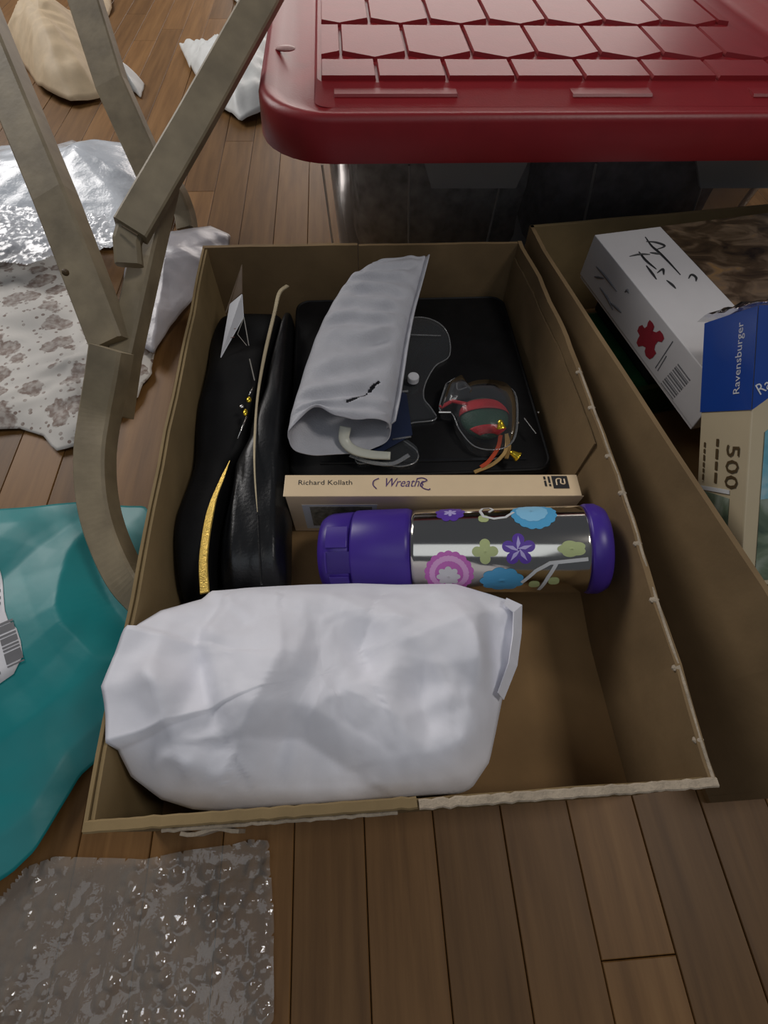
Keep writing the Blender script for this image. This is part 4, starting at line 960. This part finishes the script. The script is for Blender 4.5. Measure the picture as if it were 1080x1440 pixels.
# crease line, height, width on its left, width on its right
CREASES = [(CL((300, 838), (276, 880), (274, 925), (292, 985), (322, 1052)), -0.0075, 0.006, 0.030),
           (CL((394, 864), (401, 925), (372, 985), (330, 1060)), 0.0095, 0.012, 0.034),
           (CL((232, 868), (222, 930), (236, 1000), (262, 1110)), 0.0070, 0.022, 0.012),
           (CL((332, 1040), (420, 1036), (505, 1088)), -0.0085, 0.010, 0.026),
           (CL((520, 870), (505, 910), (524, 955)), -0.0080, 0.010, 0.022),
           (CL((634, 832), (664, 900), (690, 985)), 0.0090, 0.014, 0.026),
           (CL((700, 862), (708, 905), (704, 955)), -0.0110, 0.020, 0.010),
           (CL((560, 1065), (640, 1050), (700, 1000)), 0.0060, 0.020, 0.016),
           (CL((455, 825), (520, 862), (600, 878)), 0.0050, 0.016, 0.012),
           (CL((155, 965), (205, 950), (262, 985)), 0.0050, 0.012, 0.016),
           (CL((598, 930), (588, 980), (612, 1040)), -0.0055, 0.012, 0.012),
           (CL((180, 1085), (232, 1060), (300, 1090)), 0.0055, 0.012, 0.016)]
pc = Vector((-0.024, 0.075, 0)); NR = 46; v = []; f = []
TOPZ = 0.110
for r in range(NR + 1):
    q = (r + 0.2) / (NR + 0.2)
    for k in range(NA):
        e = bd[k]; p = Vector((lerp(pc.x, e.x, q), lerp(pc.y, e.y, q), 0))
        z = e.z + (TOPZ - e.z) * (1 - q ** 2.6) ** 0.8
        fade = min(1, (1 - q) * 4.5 + 0.08)
        fx = Vector((p.x * 1.35 + 0.012 * noise.noise(p * 25), p.y + 0.012 * noise.noise(p * 25 + Vector((5, 5, 5))), 0))
        z += fade * (0.0100 * facet(fx, 41, 0.060) + 0.0065 * facet(fx, 44, 0.030) + 0.0015 * facet(fx, 46, 0.012))
        for cl_, hh_, wl_, wr_ in CREASES:
            sd_, tt_ = seg_d(p, cl_); wd_ = wr_ if sd_ > 0 else wl_
            if abs(sd_) < wd_ * 1.6: z += fade * 1.45 * hh_ * max(0, 1 - abs(sd_) / (wd_ * 1.6)) ** 1.3 * (0.35 + 0.65 * sin(pi * min(1, max(0, tt_))))
        if z < 0.1055: p.x = max(p.x, BX0 + 0.0065); p.y = max(p.y, BY0 + 0.0058)
        v.append((p.x, p.y, z))
for kk, (sc_, zf) in enumerate(((0.985, 0.85), (0.955, 0.6), (0.90, 0.35), (0.84, 0.12), (0.78, 0.0))):
    for k in range(NA):
        e = bd[k]; a = Vector((lerp(pc.x, e.x, sc_), lerp(pc.y, e.y, sc_), 0)); d = (a - pc).normalized(); a += d * 0.002 * crease(Vector((a.x, a.y, zf * .1)), 43, 12)
        if kk == 0 and e.x < -0.136: v.append((BX0 + 0.0068, max(BY0 + .006, a.y), 0.1046)); continue
        v.append((max(BX0 + 0.0065, a.x), max(BY0 + .006, a.y), 0.0048 + (e.z - 0.0048) * zf))
v.append((pc.x, pc.y, v[0][2])); ci = len(v) - 1
tot = NR + 5
for r in range(tot):
    for k in range(NA): f.append((r * NA + k, r * NA + NA + k, r * NA + NA + (k + 1) % NA, r * NA + (k + 1) % NA))
for k in range(NA): f.append((ci, k, (k + 1) % NA))
f.append(tuple(tot * NA + k for k in range(NA - 1, -1, -1)))
pr = thing('paper_parcel', (-0.024, 0.075, 0.0045), 'bulky parcel wrapped in crumpled white paper at the front of the box', 'parcel')
mk('wrapping', v, f, PAPER, pr, smooth=True)
# overlapping fold of paper at the right end
def Z(px, py, z): return at(px, py, z)
mb = MB()
fo_ = [Z(712, 841, .0905), Z(734, 851, 0.089), Z(733, 890, 0.088), Z(727, 936, .087), Z(708, 984, .082)]
fi_ = [Z(708, 850, .096), Z(722, 861, .0965), Z(721, 893, .0965), Z(715, 932, .0955), Z(700, 974, .090)]
vv = fo_ + fi_; mk('paper_fold', vv, [(i, i + 1, 6 + i, 5 + i) for i in range(4)], PAPER, pr, solid=0.0006)

# ------------------------------------------------------------------ puzzle boxes on the right
pz = thing('puzzle_box', tuple(at(900, 420, 0.096)), 'white jigsaw puzzle box with brown animal picture lying flat in the right box', 'puzzle box')
ZT = 0.120; PA = at(836, 330, ZT); PB = at(968, 493, ZT); d_ = (PB - PA).normalized(); w_ = Vector((-d_.y, d_.x, 0)) * 1
if w_.x < 0: w_ = -w_
PLN, PWD = 0.218, 0.225
sn = -w_
def sidept(px, py):
    d = FX + RX * ((px - 540) / FPX) + UX * ((720 - py) / FPX); k = (PA - EYE).dot(sn) / d.dot(sn); return EYE + d * k + sn * 0.0003
PH = PA.z - sidept(897, 504).z
mb = MB(); mb.box(PA - Vector((0, 0, PH - 0.003)), d_ * PLN, w_ * PWD, (0, 0, PH - 0.003)); mb.build('lid', PUZW, pz, bevel=0.0008)
mb = MB(); mb.box(PA + d_ * .0012 + w_ * .0012 - Vector((0, 0, PH)), d_ * (PLN - .0024), w_ * (PWD - .0024), (0, 0, 0.006)); mb.build('tray', PUZW, pz)
band_w = (at(925, 315, ZT) - PA).dot(w_)
mb = MB(); o_ = PA + w_ * band_w + d_ * 0.0005 + Vector((0, 0, 0.0001)); mb.prism([o_, o_ + w_ * (PWD - band_w - .001), o_ + w_ * (PWD - band_w - .001) + d_ * (PLN - .001), o_ + d_ * (PLN - .001)][::-1], (0, 0, .0002)); mb.build('cover_picture', FURPIC, pz, label='dark brown animal picture')
def toppt(px, py): q = at(px, py, ZT + 0.0003); return q
def scr(paths, f_, r, name, m):
    mb = MB()
    for pth in paths: mb.tube(spline([f_(*q) for q in pth], 4), lambda t: r * (0.5 + sin(t * pi)), 5)
    mb.build(name, m, pz)
def cr(x, y): return (800 + x / 3.857, 280 + y / 3.857)
scr([[cr(415, 205), cr(450, 255), cr(490, 290), cr(545, 345), cr(605, 410)], [cr(380, 285), cr(420, 335), cr(475, 380)], [cr(420, 360), cr(450, 400), cr(475, 435)], [cr(330, 310), cr(385, 300), cr(440, 300)], [cr(420, 230), cr(470, 235), cr(520, 255), cr(470, 275)],
     [cr(530, 440), cr(560, 465), cr(580, 485)], [cr(650, 430), cr(665, 410), cr(690, 425), cr(690, 445)], [cr(480, 400), cr(510, 380), cr(515, 410)], [cr(440, 290), cr(500, 300)]], toppt, 0.0008, 'script_lettering', INK)
# side facing the camera's left: plane through PA, PB, vertical
sn = -w_
def sidept(px, py):
    d = FX + RX * ((px - 540) / FPX) + UX * ((720 - py) / FPX); k = (PA - EYE).dot(sn) / d.dot(sn); return EYE + d * k + sn * 0.0003
scr([[cr(150, 365), cr(200, 420), cr(260, 500)], [cr(170, 480), cr(215, 545), cr(240, 600)], [cr(225, 560), cr(260, 590), cr(285, 615)], [cr(305, 505), cr(318, 492), cr(325, 510)], [cr(140, 420), cr(190, 430)]], sidept, 0.0007, 'script_lettering', GREYINK)
pc_ = [(440, 655), (455, 670), (465, 690), (452, 715), (475, 722), (495, 712), (510, 730), (518, 755), (505, 775), (485, 770), (470, 790), (465, 815), (475, 835), (455, 860), (438, 868), (418, 850), (412, 825), (418, 805), (400, 795), (378, 800), (368, 780), (375, 758), (385, 740), (372, 715), (382, 690), (400, 682), (412, 700), (425, 690), (430, 668)]
cent = (440, 762)
v = [sidept(*cr(*cent))] + [sidept(*cr(*p)) for p in pc_]; nn = len(pc_)
mk('puzzle_piece_print', v, [(0, 1 + i, 1 + (i + 1) % nn) for i in range(nn)], PUZR, pz, label='dark red puzzle piece print')
mb = MB()
for k in range(11):
    t = k / 10; a = cr(lerp(520, 650, t), lerp(985, 860, t)); 
    p0 = sidept(*cr(500 + 100 * t * 0.9, 968 - 100 * t + 30)); p1 = sidept(*cr(565 + 100 * t * .9, 1055 - 100 * t + 30)); ww = d_ * 0.0
    u_ = (p1 - p0); mb.prism([p0, p1, p1 + Vector((0, 0, 0.0007 + 0.0005 * (k % 3))), p0 + Vector((0, 0, 0.0007 + 0.0005 * (k % 3)))], sn * 0.0001)
mb.build('barcode', GREYINK, pz)
mb = MB(); mb.tube([sidept(*cr(470, 915)), sidept(*cr(565, 770))], 0.0003, 4); mb.tube([sidept(*cr(482, 930)), sidept(*cr(530, 850))], 0.0003, 4); mb.build('small_print', GREYINK, pz)

gb = thing('green_box', (0.31, 0.36, 0.0045), 'dark green box mostly hidden under the white puzzle box', 'box')
g_a = PA + d_ * 0.03 - w_ * 0.014; g_a.z = 0.0045
mb = MB(); mb.box(g_a, d_ * 0.115, w_ * 0.20, (0, 0, 0.050)); mb.build('box_body', GREENB, gb, bevel=0.006)
mb = MB(); mb.box(g_a + Vector((0, 0, 0.0505)) + w_ * 0.024, d_ * 0.115, w_ * 0.17, (0, 0, PA.z - PH - 0.0555)); mb.build('box_lid', BLACK, gb, bevel=0.003)

bb = thing('puzzle_box', (0.37, 0.15, 0.005), 'blue topped 500 piece puzzle box leaning at the right edge of the photo', 'puzzle box')
X0 = 0.2665
bT, bF = at(992, 455, x=X0), at(1065, 455, x=X0); bBm = at(980, 690, x=X0)
ev = (bBm - bT).normalized(); tv = (bF - bT); tv = tv - ev * tv.dot(ev); TKb = tv.length; tv.normalize(); wv = ev.cross(tv)
if wv.x < 0: wv = -wv
tE = at(981, 580, x=X0); bandL = (tE - bT).dot(ev)
LB = (bT.z - 0.006) / -ev.z - 0.042
WB = 0.20
L690 = (bBm - bT).length
mb = MB(); mb.box(bT, wv * WB, tv * TKb, ev * LB); mb.build('box_body', BEIGE, bb, bevel=0.001)
def bs(a, b, dz=0.0003): return bT + ev * a + tv * b - wv * dz       # on the narrow side face
def bfp(a, b, dz=0.0003): return bT + tv * (TKb + dz) + ev * a + wv * b  # on the cover face
pl_ = L690 * 0.985
mb = MB(); mb.prism([bs(-.0002, -.0002), bs(bandL, -.0002), bs(bandL + .001, TKb), bs(-.0002, TKb)], -wv * 0.0003); mb.build('blue_end', BLUE, bb, label='royal blue end with white lettering')
mb = MB(); mb.prism([bfp(-.0002, 0), bfp(bandL + .001, 0), bfp(-.0002, bandL * 1.5)], tv * 0.0003); mb.build('blue_corner', BLUE, bb, label='royal blue corner of the cover')
mb = MB(); mb.prism([bT + ev * -.0002, bT + ev * -.0002 + tv * TKb, bT + ev * -.0002 + tv * TKb + wv * bandL * 1.5, bT + ev * -.0002 + wv * bandL * 1.5], ev * -0.0003); mb.build('blue_top', BLUE, bb, label='royal blue top edge')
mb = MB(); mb.prism([bs(pl_, 0.0005), bs(LB, .0005), bs(LB, TKb * 0.70), bs(pl_ + .004, TKb * 0.70)], -wv * 0.0002); mb.build('side_picture', COASTPIC, bb, label='grey green landscape strip on the narrow side')
mb = MB(); mb.prism([bs(pl_ - .003, 0.0), bs(pl_, .0), bs(pl_ + .001, TKb * .70), bs(pl_ - .002, TKb * 0.70)], -wv * 0.0004); mb.build('white_bar', WHITEP, bb)
mb = MB(); mb.prism([bfp(bandL + .016, 0.010), bfp(.004, bandL * 1.5 + 0.014), bfp(.004, WB - .005), bfp(LB - .004, WB - .005), bfp(LB - .004, 0.010)], tv * 0.0002); mb.build('cover_picture', COASTPIC, bb, label='blue and green seaside cover picture')
sk = bandL + 0.062
mb = MB(); mb.prism([bfp(bandL + .016, 0.010, .0006), bfp(.004, bandL * 1.5 + 0.014, .0006), bfp(.004, WB - .005, .0006), bfp(sk - .012, WB - .005, .0006), bfp(sk + .004, WB * .5, .0006), bfp(sk - .004, WB * .25, .0006), bfp(sk, 0.010, .0006)], tv * 0.0001); mb.build('cover_sky', picture('pale_sea_print', [(0.3, (0.08, 0.30, 0.42)), (0.5, (0.18, 0.45, 0.55)), (0.75, (0.45, 0.62, 0.66))], 30, (1, 1, 2.5)), bb, label='turquoise sea in the cover picture')
text('500', bs(L690 * 0.705, TKb * 0.60, 0.0005), ev, tv, 0.018, BROWNINK, bb, 'count_lettering', fit=L690 * 0.255)
fine_print(bs(L690 * 0.68, TKb * 0.38, 0.0005), ev, tv, L690 * 0.26, 0.0026, BROWNINK, bb, 3)
fine_print(bs(L690 * 0.70, TKb * 0.12, 0.0005), ev, tv, L690 * 0.24, 0.0018, BROWNINK, bb, 4)
text('Ravensburger', bs(bandL - .010, TKb * 0.78, 0.0007), -ev, -tv, 0.0085, WHITEP, bb, 'brand_lettering', fit=bandL - .017)
td = (bfp(-.0002, bandL * 1.5) - bfp(bandL, 0)).normalized(); tn_ = tv.cross(td)
text('Ravensburger', bfp(bandL - 0.008, 0.004, 0.0007) , td, tn_, 0.011, WHITEP, bb, 'brand_lettering', fit=0.055)
# crumpled shrink wrap bunched over the blue end
v = []; f = []; n1, n2 = 26, 14
for i in range(n1 + 1):
    for j in range(n2 + 1):
        a = lerp(-0.004, WB * 0.7, i / n1); b = lerp(-0.004, TKb + 0.003, j / n2)
        p = bT + wv * a + tv * b; h = 0.002 + 0.009 * max(0, crease(Vector((a, b, 0)), 5, 30) + 0.35) * sin(pi * min(1, max(0, (j / n2)))) ** 0.5
        v.append(p - ev * h)
for i in range(n1):
    for j in range(n2): a = i * (n2 + 1) + j; f.append((a, a + n2 + 1, a + n2 + 2, a + 1))
mk('shrink_wrap', v, f, SHRINK, bb, smooth=True, label='crumpled clear shrink wrap on the blue end')
